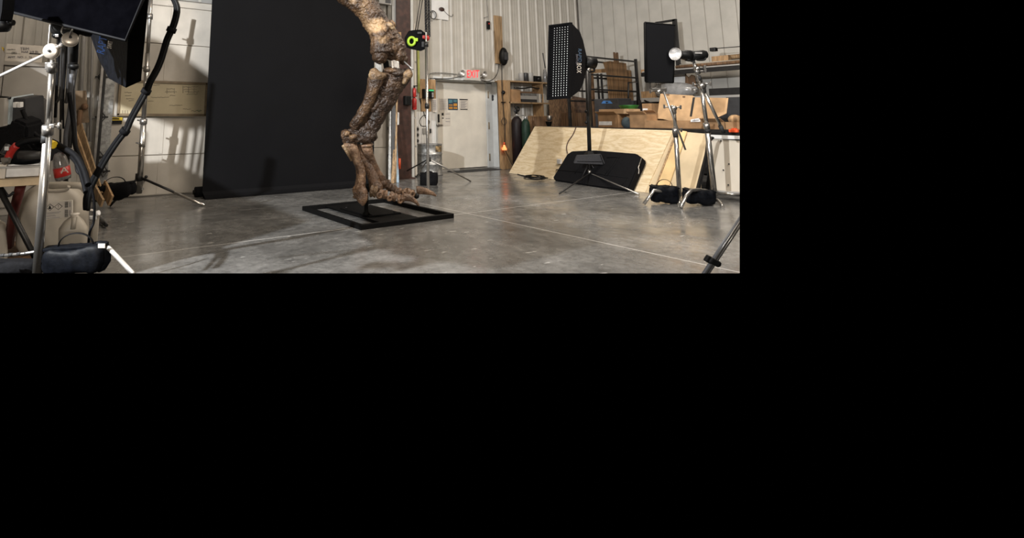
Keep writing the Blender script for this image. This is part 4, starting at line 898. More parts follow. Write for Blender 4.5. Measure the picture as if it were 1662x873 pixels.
# ================================================================== ITEMS ON THE BENCH
def bb(s0, s1, o0, o1, z0, z1, m, name, label, cat, grp=None, bev=.004, parent=None, flaps=0):
    c = bench_pt((s0+s1)/2, (o0+o1)/2, (z0+z1)/2); b = B(); b.obox(c, bd*(s1-s0)/2, bn*(o1-o0)/2, Z3*(z1-z0)/2, bev)
    if parent: return obj(name, b, m, parent)
    return single(name, b, m, label, cat, grp)
bF = bench_pt(0, .08, 0)
def bpx(x, y, o=.08):                      # bench coordinates of a pixel on the vertical plane o behind the bench edge
    p = hit(x, y, bench_pt(0, o, 0), bn); q = p-bench_pt(0, o, 0); return q.dot(bd), p.z
def carton(x0, x1, ytop, ybot, label, o=.08, dep=.35, m='card', z0=None, flap=True, lab=None):
    s0, za = bpx(x0, ytop, o); s1, zb = bpx(x1, ytop, o); z1 = (za+zb)/2; z0 = BZ if z0 is None else z0
    c = bench_pt((s0+s1)/2, o+dep/2, z0); t = thing('cardboard_box', c, label, 'cardboard box', 'cartons on the workbench')
    hw = (s1-s0)/2; h = z1-z0; b = B(); ctr = lambda u, v, z: bench_pt((s0+s1)/2+u, o+dep/2+v, z0+z)
    tk = .006
    b.obox(ctr(0, -dep/2+tk, h/2), bd*hw, bn*tk, Z3*h/2); b.obox(ctr(0, dep/2-tk, h/2), bd*hw, bn*tk, Z3*h/2)
    b.obox(ctr(-hw+tk, 0, h/2), bd*tk, bn*dep/2, Z3*h/2); b.obox(ctr(hw-tk, 0, h/2), bd*tk, bn*dep/2, Z3*h/2); b.obox(ctr(0, 0, tk), bd*hw, bn*dep/2, Z3*tk)
    b.obox(ctr(0, 0, h-.02), bd*(hw-.01), bn*(dep/2-.01), Z3*tk)
    obj('box_walls', b, m, t)
    if flap:
        b = B(); b.obox(ctr(0, -dep/2-.04, h+.03), bd*hw*.96, (bn*-.05+Z3*.03), Z3*.004); obj('flap', b, m, t)
    if lab:
        b = B(); l0, l1, lt, lb = lab; pts = [hit(x, y, bench_pt(0, o-.004, 0), bn) for x, y in ((l0, lt), (l1, lt), (l1, lb), (l0, lb))]; b.prism(pts, bn*.003); obj('label', b, 'white', t)
    return t
carton(970, 1002, 186, 206, 'carton with white label strip at left end of the bench', lab=(972, 993, 197, 203), dep=.45)
carton(972, 1016, 177, 185.5, 'flattened carton lying over the labelled carton at left', o=.12, dep=.4, z0=bpx(985, 186)[1]+.01, flap=False, m='card2')
carton(1021, 1049, 186, 206, 'square brown carton right of the dark green cloth', dep=.3, m='card')
carton(1045, 1140, 195.5, 208, 'long low brown carton in the middle of the bench', o=.06, dep=.3, flap=False)
carton(1049, 1066, 184, 200, 'open carton behind the long low carton', o=.42, dep=.3)
carton(1140, 1176, 198, 210, 'carton under right end of the leaning cardboard sheet', o=.1, dep=.3, flap=True)
carton(1177, 1215, 198, 211, 'carton at the far right end of the bench', o=.1, dep=.3, flap=False)
carton(1042, 1058, 168, 185, 'carton with pale label beside the tall steel rack', o=.7, dep=.25, m='card', lab=(1043, 1051, 176, 180), flap=False)
q = [bpx(1008, 186)[0], bpx(1019, 186)[0]]
b = B(); b.ell(bench_pt(sum(q)/2, .12, BZ+.10), (bd*.11, bn*.08, Z3*.12), 14, 10, nz=.25, seed=4); single('dark_cloth', b, mat('green_grey_cloth', (.03, .045, .05), .9, bump=.3), 'crumpled dark green cloth between two cartons on the bench', 'cloth')
s, z = bpx(1021, 178, .5); q = bench_pt(s, .5, z-.045); b = B(); b.lathe(q, Z3, [(0, 0), (.12, 0), (.19, .12), (.2, .135), (.18, .13), (.11, .015), (0, .015)], 28); single('green_bowl', b, 'bgreen', 'green plastic bowl among cartons in front of steel rack', 'bowl')
b = B(); b.obox(q-Z3*.12, bd*.2, bn*.18, Z3*.115, .004); single('cardboard_box', b, 'card', 'low carton carrying the green bowl', 'cardboard box')
# grey bin with blue handle
s0, z = bpx(964, 161, .6); s1, _ = bpx(1003, 163, .6); t = thing('storage_bin', bench_pt((s0+s1)/2, .8, BZ), 'dark grey storage bin with blue handle inside the steel rack', 'bin')
b = B(); b.obox(bench_pt((s0+s1)/2, .8, (BZ+z)/2), bd*(s1-s0)/2, bn*.2, Z3*(z-BZ)/2, .015); obj('bin_body', b, 'dgray', t)
pts = [hit(x, y, bench_pt(0, .595, 0), bn) for x, y in ((976, 168), (979, 163.5), (990, 163.5), (994, 168))]; b = B(); b.prism(pts, bn*.01); obj('handle', b, 'blue', t)
pts = [hit(x, y, bench_pt(0, .590, 0), bn) for x, y in ((982, 165), (987.5, 165), (985, 167.5))]; b = B(); b.prism(pts, bn*.005); obj('hand_hole', b, 'ink', t)
# big cardboard sheet leaning
o1, o2 = .35, .75
def cs(x, y, o): return hit(x, y, bench_pt(0, o, 0), bn)
pts = [cs(1072, 152, .62), cs(1182, 159, .62), cs(1178, 186, .5), cs(1150, 196, .42), cs(1140, 186.5, .5), cs(1105, 194, .42), cs(1095, 197, .4), cs(1066, 192.5, .42)]
pl = pts[0]; nn = ((pts[1]-pts[0]).cross(pts[-1]-pts[0])).normalized(); pts = [hit(x, y, pl, nn) for x, y in ((1072, 152), (1124, 155), (1128, 158), (1182, 159), (1179, 184), (1166, 190), (1150, 197.5), (1130, 197), (1112, 196), (1092, 197), (1075, 193), (1066, 192.5))]
t = thing('cardboard_sheet', pts[-1], 'large bent cardboard sheet leaning upright on the bench', 'cardboard sheet')
if nn.dot(FWD) > 0: nn = -nn
b = B(); b.prism(pts, -nn*.008); obj('sheet', b, 'card2', t)
pp = [hit(x, y, pl+nn*.006, nn) for x, y in ((1124.5, 158), (1128, 158), (1123, 189), (1119.5, 189))]; b = B(); b.prism(pp, nn*.002); obj('dark_tape', b, 'ink', t)
for (x, y) in ((1084, 153.5), (1110, 157)): 
    pp = [hit(x+dx, y+dy, pl+nn*.006, nn) for dx, dy in ((-2.5, -1), (2.5, -1), (2, 1.2), (-2, 1.2))]; b = B(); b.prism(pp, nn*.002); obj('hand_hole', b, 'woodd', t)
pp = [cs(x, y, .03) for x, y in ((1121, 194), (1135, 191.5), (1137, 197.5), (1121, 198))]; b = B(); b.prism(pp, bn*.004); single('paper_label', b, 'white', 'white paper label on the cartons beneath the cardboard sheet', 'label')
lettering('nikos', (cs(1124, 194.2, .02), cs(1134, 193, .02), cs(1134, 196.2, .02), cs(1124, 197, .02)), 'grayink', bpy.data.objects['paper_label'])
q = cs(1194, 194, .2); b = B(); b.ell(q, (bd*.12, bn*.1, Z3*.08), 14, 8, nz=.3); single('wire_bundle', b, 'osb', 'pale bundle of straps lying on carton at right end', 'bundle')
b = B(); q = cs(1192, 212.5, .0); q.z = max(q.z, 1.0); b.obox(q, bd*.07, bn*.04, Z3*.025, .012); b.obox(q+Z3*.03, bd*.03, bn*.03, Z3*.015, .008); single('orange_clamp', b, 'orange', 'bright orange plastic clamp on top of the white panel', 'clamp')

# ================================================================== STEEL RACK behind the bench
YR = 8.0
def rp(x, y, Y=YR): return Yp(x, y, Y)
xa, xb = rp(956.5, 150).x, rp(1035.5, 150).x; zt_ = rp(956, 91).z
t = thing('steel_rack', ((xa+xb)/2, YR+.3, 0), 'dark welded steel rack holding upright boards behind the workbench', 'steel rack')
for x in (xa, xb):
    for Y in (YR, YR+.6): b = B(); b.box(x-.03, x+.03, Y-.03, Y+.03, 0, zt_+(.05 if x == xb else 0), .003); obj('post', b, 'dsteel', t)
for y in (91, 119.5, 143.5, 161):
    z = rp(956, y).z
    for Y in (YR, YR+.6): b = B(); b.box(xa-(.06 if y == 91 else 0), xb+(.05 if y == 91 else 0), Y-.02, Y+.02, z-.04, z, .002); obj('rail', b, 'dsteel', t)
for x in (978, 984): b = B(); X_ = rp(x, 140).x; b.box(X_-.018, X_+.018, YR+.1, YR+.14, .9, rp(x, 119).z); obj('upright', b, 'dsteel', t)
b = B()
pa, pb_ = rp(1020, 134, YR-.3), rp(1034, 134, YR-.3)
b.tube([rp(1020, 172, YR-.3), pa, pb_, rp(1034.5, 175, YR-.3)], .025, 4); single('hook_frame', b, 'dsteel', 'small black square-topped frame standing right of the rack bars', 'frame')
M['rackply'] = mat('old_plywood', (.17, .095, .042), .75, var=.3, scale=4, stretch=(9, 9, .6))
# boards in the rack
for i, (x0, x1, yt, yb_, m, lab) in enumerate(((957, 963, 116, 200, 'woodd', 'narrow dark board at left end of the steel rack'), (981, 1016, 98, 180, 'rackply', 'wide brown plywood piece upright in the steel rack'), (985, 1024, 109, 180, 'rackply', 'orange-brown plywood piece in front of the wide brown one'), (996, 1004, 84.5, 115, 'woodd', 'narrow forked board sticking out above the rack'), (1003, 1013, 101, 180, 'woodd', 'dark board behind the orange-brown plywood'), (1016, 1030, 93, 180, 'woodd', 'jagged dark board at right end of the steel rack'))):
    Y = YR+.2+.055*i; a, c = rp(x0, yt, Y), rp(x1, yt, Y); b = B(); z0 = max(.0, rp(x0, yb_, Y).z) if yb_ < 150 else .05
    if i == 3: pts = [Vector((a.x, Y, z0)), Vector((a.x, Y, a.z)), Vector((a.x+.07, Y, a.z)), Vector((a.x+.09, Y, a.z-.08)), Vector((a.x+.13, Y, a.z)), Vector((c.x-.02, Y, a.z)), Vector((c.x, Y, z0))]
    elif i == 5: pts = [Vector((a.x, Y, z0)), Vector((a.x, Y, a.z-.35)), Vector(((a.x+c.x)/2, Y, a.z)), Vector((c.x, Y, a.z-.05)), Vector((c.x, Y, z0))]
    elif i == 1: pts = [Vector((a.x+.12, Y, z0)), Vector((a.x+.10, Y, a.z-.4)), Vector((a.x-.05, Y, a.z-.05)), Vector((a.x+.25, Y, a.z)), Vector((c.x, Y, a.z-.02)), Vector((c.x, Y, z0))]
    else: pts = [Vector((a.x, Y, z0)), Vector((a.x, Y, a.z)), Vector((c.x, Y, a.z-.03)), Vector((c.x, Y, z0))]
    b.prism(pts, Y3*.02, .001); single('rack_board', b, m, lab, 'board', 'boards stored in the steel rack')
a, c = rp(960, 113.5, YR+.62), rp(1028, 110, YR+.62)
b = B(); b.obox((a+c)/2+Z3*-.04, (c-a)/2, Y3*.015, Z3*.05); single('rack_board', b, 'osb', 'long plank lying horizontally behind the rack posts', 'board')
if True:
    tt = bpy.data.objects['rack_board.002']; q = rp(1024, 134, YR+.3)
    lettering('DAW', (rp(994, 137.5, YR+.305), rp(1005, 138, YR+.305), rp(1005, 143, YR+.305), rp(994, 142.5, YR+.305)), 'ink', tt, off=.01)

# ================================================================== LONG WALL RACK, RIGHT
XK = 12.6
def kp(x, y, X=XK): return Xp(x, y, X)
t = thing('pallet_rack', kp(1150, 250, 13.1)*1, 'long grey storage rack with pipes along the right wall', 'storage rack')
def beam(x0, x1, y0, y1, h, m, nm, X=XK, dep=.05):
    a, c = kp(x0, y0, X), kp(x1, y1, X); zc = (a.z+c.z)/2; b = B(); b.box(X, X+dep, c.y, a.y, zc-h, zc, .003); return obj(nm, b, m, t), zc
zk1 = kp(1150, 108).z; 
o_, zk1 = beam(1040, 1300, 117, 99, .10, 'dsteel', 'beam'); 
b = B(); b.box(XK+.02, 13.4, kp(1300, 100).y, kp(1040, 100).y, zk1, zk1+.03); obj('deck', b, 'gray', t)
o_, zk2 = beam(1040, 1300, 157.5, 157.5*0+152, .10, 'gray', 'beam')
b = B(); b.box(XK+.02, 13.4, kp(1300, 100).y, kp(1040, 100).y, zk2-.06, zk2-.03); obj('deck', b, 'gray', t)
for x in (1050, 1112):
    yv = kp(x, 100, 13.3).y
    b = B(); b.box(13.25, 13.33, yv-.04, yv+.04, 0, 2.6 if x == 1050 else 1.9); obj('rear_post', b, 'gray' if x == 1050 else 'dsteel', t)
zz = kp(1102, 32, 13.25).z; ya_, yb2 = kp(1101, 32, 13.25).y, kp(1088, 35, 13.25).y
yv = kp(1104, 60, 13.25).y
b = B(); b.box(13.05, 13.12, yv+.0, yv+.5, zz-.05, zz, .003); b.box(13.05, 13.11, yv+.42, yv+.49, zz-.5, zz); b.box(13.05, 13.12, yv-.03, yv+.06, zk1, zz); obj('top_bracket', b, 'dsteel', t)
for i, (y, r, X, m, lab) in enumerate(((104, .055, 12.75, 'hdpe', 'pale pipe at front of the upper wall rack'), (99.5, .035, 12.9, 'dgray', 'thin dark pipe above the pale pipe on wall rack'), (101, .06, 13.05, 'wood', 'brown pipe at rear of the upper wall rack'), (106.5, .04, 12.65, 'woodd', 'dark timber on front edge of the upper wall rack'))):
    b = B(); b.tube([Vector((X, kp(1270, 100).y, zk1+.03+r+.07*i*(i < 3))), Vector((X, kp([1098, 1158, 1150, 1095][i], 100).y, zk1+.03+r+.07*i*(i < 3)))], r, 12); single('long_pipe', b, m, lab, 'pipe', 'long pipes on the upper wall rack')
b = B(); a = kp(1156, 92, 12.8); b.box(12.75, 12.9, a.y-.35, a.y+.0, zk1+.03, a.z-.0, .01); single('pipe_support', b, 'osb', 'tan block holding pipes on the upper wall rack', 'block')
b = B(); a = kp(1154, 78, 12.8); b.box(12.72, 12.85, a.y-.12, a.y, kp(1154, 84, 12.8).z, a.z, .01); b.tube([Vector((12.78, a.y-.06, a.z-.02)), kp(1215, 74.5, 12.8)], .01, 5); single('dark_bracket', b, 'dsteel', 'small dark bracket on top of pipe bundle with thin wire', 'bracket')
# lower shelf items
def kb(x0, x1, yt, X, dep, z0, m, nm, lab, cat):
    a, c = kp(x0, yt, X), kp(x1, yt, X); b = B(); b.box(X, X+dep, c.y, a.y, z0, (a.z+c.z)/2, .004); return single(nm, b, m, lab, cat)
b = B(); pts = [kp(1112, 152, 12.9), kp(1112, 120, 12.9), kp(1117, 126, 12.9), kp(1122, 121, 12.9), kp(1127, 123, 12.9), kp(1131, 152, 12.9)]; b.prism(pts, X3*.03); single('jagged_board', b, 'woodd', 'dark jagged offcut standing on lower wall rack shelf', 'board')
b = B(); pts = [kp(1094, 152, 13.0), kp(1094, 117, 13.0), kp(1108, 117, 13.0), kp(1113, 119, 13.0), kp(1113, 152, 13.0)]; b.prism(pts, X3*.03); single('white_sheet', b, 'whitem', 'pale sheet standing on lower wall rack left of jagged offcut', 'sheet')
kb(1150, 1215, 142.5, 12.65, .08, zk2, 'dsteel', 'dark_channel', 'long dark channel lying on the lower wall rack shelf', 'channel')
b = B(); q = kp(1090, 139, 12.75); b.ell(Vector((12.85, q.y, zk2+.16)), (X3*.2, Y3*.55, Z3*.2), 20, 10); single('plastic_wrap', b, mat('clear_wrap', (.4, .4, .4), .2, trans=.4), 'mound of clear plastic wrap on rack below the black flag', 'plastic wrap')
kb(1185, 1215, 164, 12.6, .4, 0.9, 'gray', 'grey_case', 'grey case on floor shelf at the far right', 'case')
for i, (x0, x1, y, m, lab) in enumerate(((1040, 1066, 112, 'card', 'brown carton high on wall rack beside black flag'), (1040, 1062, 148, 'osb', 'tan timber stack on rack left of the cardboard sheet'))):
    kb(x0, x1, y, 12.7, .4, zk1 if i == 0 else zk2, m, 'stacked_carton', lab, 'carton')
b = B(); a = kp(1180, 158, 12.55); b.box(12.5, 12.56, a.y-1.2, a.y, .95, a.z, .003); single('grey_sheet', b, 'dgray', 'dark panel filling the rack below lower shelf at right', 'panel')
b = B(); b.tube([kp(1046, 163, 12.55), kp(1067, 172, 12.55)], .02, 6); obj('diagonal_brace', b, 'dsteel', t)
b = B(); a = kp(1040, 160, 12.9); b.box(12.9, 12.95, kp(1250, 160, 12.9).y, a.y+.8, 0.0, kp(1120, 160, 12.9).z, .003); obj('back_panel', b, 'dgray', t)

# ================================================================== GRID SOFTBOX ON BLACK STAND
gd = 8.75; TL, TR, BR, BL = D(892.5, 41, gd+.22), D(927, 36.5, gd-.12), D(924.5, 159.5, gd-.12), D(889.5, 162, gd+.22)
t = thing('strip_softbox', BR.lerp(BL, .5), 'tall black strip softbox with white honeycomb grid and printed side', 'softbox')
ctr = (TL+TR+BR+BL)/4; nf = (TR-TL).cross(BL-TL).normalized()
if nf.dot(O-ctr) < 0: nf = -nf
hubp = D(950, 101, gd+.36)
back = [D(944, 70, gd+.28), D(948, 68, gd+.12), D(948, 134, gd+.12), D(944, 132, gd+.28)]
mid = [D(938, 50, gd+.42), D(941, 49, gd+.02), D(941, 152, gd+.02), D(938, 148, gd+.42)]
fr4 = [TL, TR, BR, BL]
hb = [hubp+(UPV*.09*v+FWD*.07*u) for u, v in ((1, 1), (-1, 1), (-1, -1), (1, -1))]
b = B(); b.loft([fr4, [D(939, 47, gd+.5), D(941.5, 52, gd+.05), D(941, 147, gd+.05), D(938, 146, gd+.5)], [D(946, 66, gd+.48), D(946.5, 66, gd+.12), D(946.5, 136, gd+.12), D(946, 134, gd+.48)], hb], cap=False, smooth=False); 
obj('fabric_shell', b, 'black', t)
def fq(u, v, o=0): return TL.lerp(TR, u).lerp(BL.lerp(BR, u), v)+nf*o
b = B(); b.prism([fq(.03, .03, -.055), fq(.97, .03, -.055), fq(.97, .97, -.055), fq(.03, .97, -.055)], -nf*.004); obj('diffuser', b, 'diff', t)
b = B()
for a_, c_ in (((0, 0), (1, 0)), ((1, 0), (1, 1)), ((1, 1), (0, 1)), ((0, 1), (0, 0))):
    p, q = fq(*a_), fq(*c_); d_ = (q-p).normalized(); inn = (ctr-(p+q)/2); inn = (inn-d_*inn.dot(d_)).normalized(); b.obox((p+q)/2+inn*.012, (q-p)/2, inn*.014, nf*.035)
obj('rim', b, 'black', t)
b = B()
for i in range(1, 8):
    p, q = fq(i/8, .0, -.022), fq(i/8, 1, -.022); b.obox((p+q)/2, (q-p)/2, (TR-TL).normalized()*.003, nf*.026)
for i in range(1, 31):
    p, q = fq(0, i/31, -.022), fq(1, i/31, -.022); b.obox((p+q)/2, (q-p)/2, (BL-TL).normalized()*.011, nf*.026)
obj('honeycomb_grid', b, 'black', t)
# printed name on the side
sd_q = (D(945.0, 84, gd+.045), D(945.8, 121, gd+.045), D(936.5, 119, gd-.03), D(935.5, 79, gd-.03))
lettering('RAPID', (D(943.6, 80, gd+.0), D(943.6, 101, gd+.0), D(938.2, 101, gd-.05), D(938.2, 79, gd-.05)), mat('faint_blue_print', (.06, .10, .16), .7), t)
lettering('SWITCH', (D(937.6, 88, gd-.08), D(937.6, 106, gd-.08), D(934.6, 106, gd-.1), D(934.6, 88, gd-.1)), 'grayink', t)
lettering('BOX', (D(943.3, 103, gd+.0), D(943.3, 119, gd+.0), D(936, 118, gd-.07), D(936, 102, gd-.07)), 'label', t)
t = thing('studio_flash', D(958, 108, gd+.3), 'black flash head mounted behind the strip softbox', 'flash head')
b = B(); b.tube([D(948, 100, gd+.3), D(965, 103, gd+.33)], .10, 16); obj('flash_body', b, 'blackp', t)
b = B(); b.tube([D(953, 112, gd+.28), D(957, 116.5, gd+.28), D(964, 116, gd+.28), D(965, 108, gd+.3)], .02, 6); b.obox(D(955, 113.5, gd+.26), RGT*.02, FWD*.02, UPV*.015); obj('bracket', b, 'blackp', t)
b = B(); b.lathe(D(955.5, 113, gd+.22), -FWD, [(0, 0), (.03, 0), (.03, .02), (0, .02)], 12); obj('dial', b, 'steel', t)
# black stand with ballast bag
sp_ = G(957.5, 300); sdp = proj(sp_)[2]
t = thing('light_stand', sp_, 'black light stand carrying the strip softbox', 'light stand')
pt0, pt1 = D(952.5, 112, sdp), D(957, 250, sdp)
b = B(); b.tube([pt0, pt1], .036, 12); b.tube([pt1, D(957.3, 281, sdp)], .02, 10); obj('pole', b, 'dsteel', t)
b = B(); b.tube([D(957, 105, sdp+.05), D(957.5, 200, sdp+.1)], .028, 10); obj('rear_tube', b, 'dsteel', t)
for y in (181, 199): b = B(); b.ball(D(951.5, y, sdp-.03), .03, 10, 6); obj('knob', b, 'blackp', t)
b = B(); c_ = D(957, 279.5, sdp); b.tube([c_-UPV*.04, c_+UPV*.04], .028, 12); obj('collar', b, 'chrome', t)
hb_ = D(957, 243, sdp)
for e, m in ((G(908, 314, .015), 'dsteel'), (G(1037, 315, .015), 'steel'), (G(975, 286, .015), 'steel')):
    k = D(957.5, 281, sdp); b = B(); b.tube([k, e], .012, 8); obj('leg', b, m, t)
for e in (D(943, 292, sdp), D(977, 288, sdp)): b = B(); b.tube([D(957 + (3 if e.x > hb_.x else -3), 268, sdp), e], .009, 6); obj('leg_brace', b, 'dsteel', t)
b = B(); b.loft([[hb_+(RGT*math.cos(a)+FWD*math.sin(a))*.03 for a in [k*math.pi/2+.78 for k in range(4)]], [D(957, 252, sdp)+(RGT*math.cos(a)+FWD*math.sin(a))*.12 for a in [k*math.pi/2+.78 for k in range(4)]]], smooth=False); obj('leg_hub', b, 'blackp', t)
b = B(); p4 = [D(937, 252.5, sdp-.12), D(976, 250.5, sdp-.12), D(983, 267.5, sdp-.14), D(932, 265, sdp-.14)]; b.prism(p4, FWD*.05+UPV*.0, .006)
tb_ = thing('ballast_tray', p4[3], 'flat black ballast pad strapped on legs of the softbox stand', 'ballast pad'); obj('pad', b, mat('charcoal_fabric', (.03, .03, .034), .7, bump=.3, scale=50), tb_)
b = B(); b.tube([D(974, 251, sdp-.13), D(980, 267, sdp-.15)], .006, 5); b.tube([D(937, 262, sdp-.15), D(976, 262.5, sdp-.15)], .005, 5); obj('piping', b, 'rubber', tb_)

# ================================================================== BLACK CASE leaning on the plywood
nc = (nrm*.9+Z3*-.0).normalized()
def cp(x, y, o=.16): return hit(x, y, pB+nrm*o, nrm)
op = ((928, 244.5), (965, 243), (1032, 248.5), (1042.5, 256), (1020, 306), (1016, 309), (960, 303), (903, 293), (896.5, 288.5), (920, 250))
pts = [cp(x, y, .17) for x, y in op]; mz = min(p.z for p in pts)
for p in pts: p.z = max(p.z, .012)
t = thing('flat_equipment_case', G(960, 302), 'large flat black padded case leaning against the plywood sheet', 'equipment case')
b = B(); b.prism(pts, -nrm*.14, .02); obj('case_body', b, 'black', t)
b = B()
for sg in (((905, 276), (960, 281), (1020, 288.5)), ((1005, 255), (985, 286)), ((1000, 257), (981, 285)), ((985, 256), (1008, 254.5)), ((941, 268), (933, 282)), ((1017, 289), (1008, 303)),): 
    b.tube([cp(x, y, .172) for x, y in sg], .007, 5)
obj('seam', b, 'rubber', t)
b = B(); b.tube([cp(1041, 257, .18), cp(1036, 272, .18), cp(1037, 276, .185), cp(1036.5, 282, .185)], .008, 6); obj('zip', b, 'steel', t)
wire([G(840, 282.5, .01), G(855, 287, .01), G(868, 290, .01), G(885, 288, .01), G(897, 282.5, .02)+Z3*.05, cp(905, 275, .20)], .010, 'blackp', 'black cable on floor along the foot of plywood', name='floor_cable')
wire([cp(935, 206, .015), cp(930, 218, .02), cp(922, 230, .02), cp(919.5, 240, .02), cp(921, 249, .03)], .010, mat('brown_cable', (.05, .02, .015), .5), 'thin cable running down the plywood behind the case', name='power_cable')
b = B(); rnd = random.Random(5); c_ = G(869, 291.5, .03); pts = []
for k in range(46): a = k*.9; r = .13+.09*rnd.random(); pts.append(c_+X3*math.cos(a)*r*1.3+Y3*math.sin(a)*r+Z3*(.02+.05*rnd.random()))
b.tube(pts, .008, 5, sub=4); single('cable_coil', b, 'blackp', 'tangled coil of black cable on floor before plywood', 'cable coil')
b = B(); b.obox(cp(908, 262, .05), bd*.05, bn*.03, Z3*.05, .01); single('white_tag', b, 'white', 'small white tag behind left edge of the flat case', 'tag')
# ================================================================== CHROME C-STANDS ON THE RIGHT
def grip(t, c, r=.035, axis=None, nm='grip_head'):
    axis = axis or FWD; b = B(); b.lathe(Vector(c)-axis*.04, axis, [(0, 0), (r, 0), (r, .03), (r*.6, .035), (r*.6, .045), (r, .05), (r, .08), (0, .08)], 18); return obj(nm, b, 'chrome', t)
def wing(t, c, d, L=.08):
    b = B(); e = Vector(c)+d*L; b.tube([c, e], .01, 6); b.obox(e, d*.012, UPV*.03, FWD*.01, .004); return obj('wing_knob', b, 'steel', t)
cd1 = proj(G(1102, 327))[2]
t = thing('c_stand', G(1102, 327), 'chrome stand whose arm holds up the flat black flag', 'c-stand')
A0, A1, A2 = D(1093.5, 172, cd1), D(1096.5, 213, cd1), D(1103, 318, cd1)
b = B(); b.tube([A0, A1], .024, 12); b.tube([A1, A2], .032, 12); obj('column', b, 'chrome', t)
b = B(); b.tube([D(1093, 176, cd1), D(1093.7, 184, cd1)], .036, 12); b.tube([D(1095.5, 208, cd1), D(1096, 216, cd1)], .04, 12); obj('collar', b, 'steel', t)
b = B(); b.tube([D(1096.2, 216.5, cd1), D(1096.8, 222, cd1)], .036, 12); obj('black_tape_band', b, 'ink', t)
grip(t, D(1093, 175, cd1-.05)); grip(t, D(1069, 148, cd1-.05)); wing(t, D(1089, 175, cd1), -RGT-UPV*-.2, .1); wing(t, D(1097, 174, cd1), RGT, .07); wing(t, D(1097, 211, cd1), RGT, .08); wing(t, D(1064, 148, cd1), -RGT, .08); wing(t, D(1074, 146, cd1), RGT, .06)
b = B(); b.tube([D(1075, 143, cd1-.05), D(1112.5, 243, cd1-.12)], .014, 8); obj('grip_arm', b, 'steel', t)
b = B(); b.obox(D(1069, 141, cd1-.05), RGT*.03, FWD*.02, UPV*.05, .006); b.obox(D(1068, 145, cd1-.05), RGT*.10, FWD*.03, UPV*.02, .006); obj('flag_clamp', b, 'chrome', t)
hubC = D(1102.5, 314, cd1)
for e, pts in enumerate((((1102, 316), (1061, 309), (1045, 331)), ((1103, 318), (1103, 326), (1103, 331)))):
    q = [D(*pts[0], cd1), D(*pts[1], cd1-.33 if e == 0 else cd1-.12)] + [G(pts[2][0], pts[2][1], .015)]
    b = B(); b.tube(q, .022, 10); obj('leg', b, 'chrome', t)
b = B(); fd = cd1-.15
b.prism([D(1046.5, 36.3, fd), D(1095.5, 41, fd-.05), D(1092.5, 134, fd-.05), D(1048, 133, fd)], FWD*.045, .008)
t = thing('black_flag', D(1070, 134, fd), 'flat rectangular black panel held upright before the wall', 'flag')
obj('fabric_panel', b, 'paper', t)
b = B(); 
for p, q in (((1046.5, 36.3), (1095.5, 41)), ((1095.5, 41), (1092.5, 134)), ((1048, 133), (1092.5, 134)), ((1046.5, 36.3), (1048, 133))): b.tube([D(*p, fd), D(*q, fd-.04)], .013, 6)
obj('edge_frame', b, 'frame', t)

cd2 = proj(G(1158, 330))[2]
t = thing('c_stand', G(1158, 328), 'chrome stand carrying the flash head with silver reflector', 'c-stand')
p = [D(1126, 101, cd2), D(1132, 122, cd2), D(1138.5, 144, cd2), D(1141.5, 150, cd2), D(1147.5, 206, cd2), D(1159.5, 312, cd2)]
b = B(); b.tube(p[:3], .022, 10); b.tube([p[2], p[4]], .027, 12); b.tube([p[4], p[5]], .036, 12); obj('column', b, 'chrome', t)
b = B(); b.tube([D(1140, 137, cd2), D(1141.5, 150, cd2)], .04, 12); b.tube([D(1146, 200, cd2), D(1147.5, 209, cd2)], .042, 12); b.tube([D(1130, 112, cd2), D(1133, 120, cd2)], .034, 10); obj('collar', b, 'steel', t)
b = B(); b.tube([D(1133.5, 123.5, cd2), D(1136, 130, cd2)], .03, 12); b.tube([D(1147.5, 209, cd2), D(1148.3, 215, cd2)], .04, 12); obj('black_tape_band', b, 'ink', t)
grip(t, D(1139, 139, cd2-.05), .045); grip(t, D(1131, 111, cd2-.05), .03)
for c, d in (((1134, 137), -RGT), ((1144, 136), RGT), ((1133, 146), -RGT), ((1135, 109), RGT), ((1136, 115), RGT)): wing(t, D(*c, cd2-.05), d, .08)
b = B(); b.tube([D(1142, 146, cd2), D(1171, 208, cd2-.05)], .022, 10); obj('brace_arm', b, 'chrome', t)
b = B(); b.tube([D(1169, 204, cd2-.05), D(1174, 215.5, cd2-.05)], .03, 10); obj('arm_sleeve', b, 'ink', t)
for pts in (((1159, 312), (1122, 309), (1105, 337)), ((1159, 312), (1155, 322), (1165, 325), (1173.5, 336))):
    q = [D(*pts[0], cd2)]+[D(x, y, cd2-(.33 if x < 1130 else .1)) for x, y in pts[1:-1]]+[G(*pts[-1], .015)]
    b = B(); b.tube(q, .024, 10, sub=3); obj('leg', b, 'chrome', t)
b = B(); b.tube([D(1159.5, 309, cd2), D(1160, 316, cd2)], .045, 12); obj('leg_hub', b, 'steel', t)
# sandbags over legs
sandbag('sandbag', D(1078.5, 313.5, cd1-.18), RGT*.21+UPV*-.01, FWD*.08, UPV*.125, 'black sandbag draped on legs of the flag-holding chrome stand', sd=9)
sandbag('sandbag', D(1135, 318, cd2-.18), RGT*.23+UPV*-.015, FWD*.08, UPV*.11, 'black sandbag draped on legs of the reflector-holding chrome stand', strap=False, sd=14)
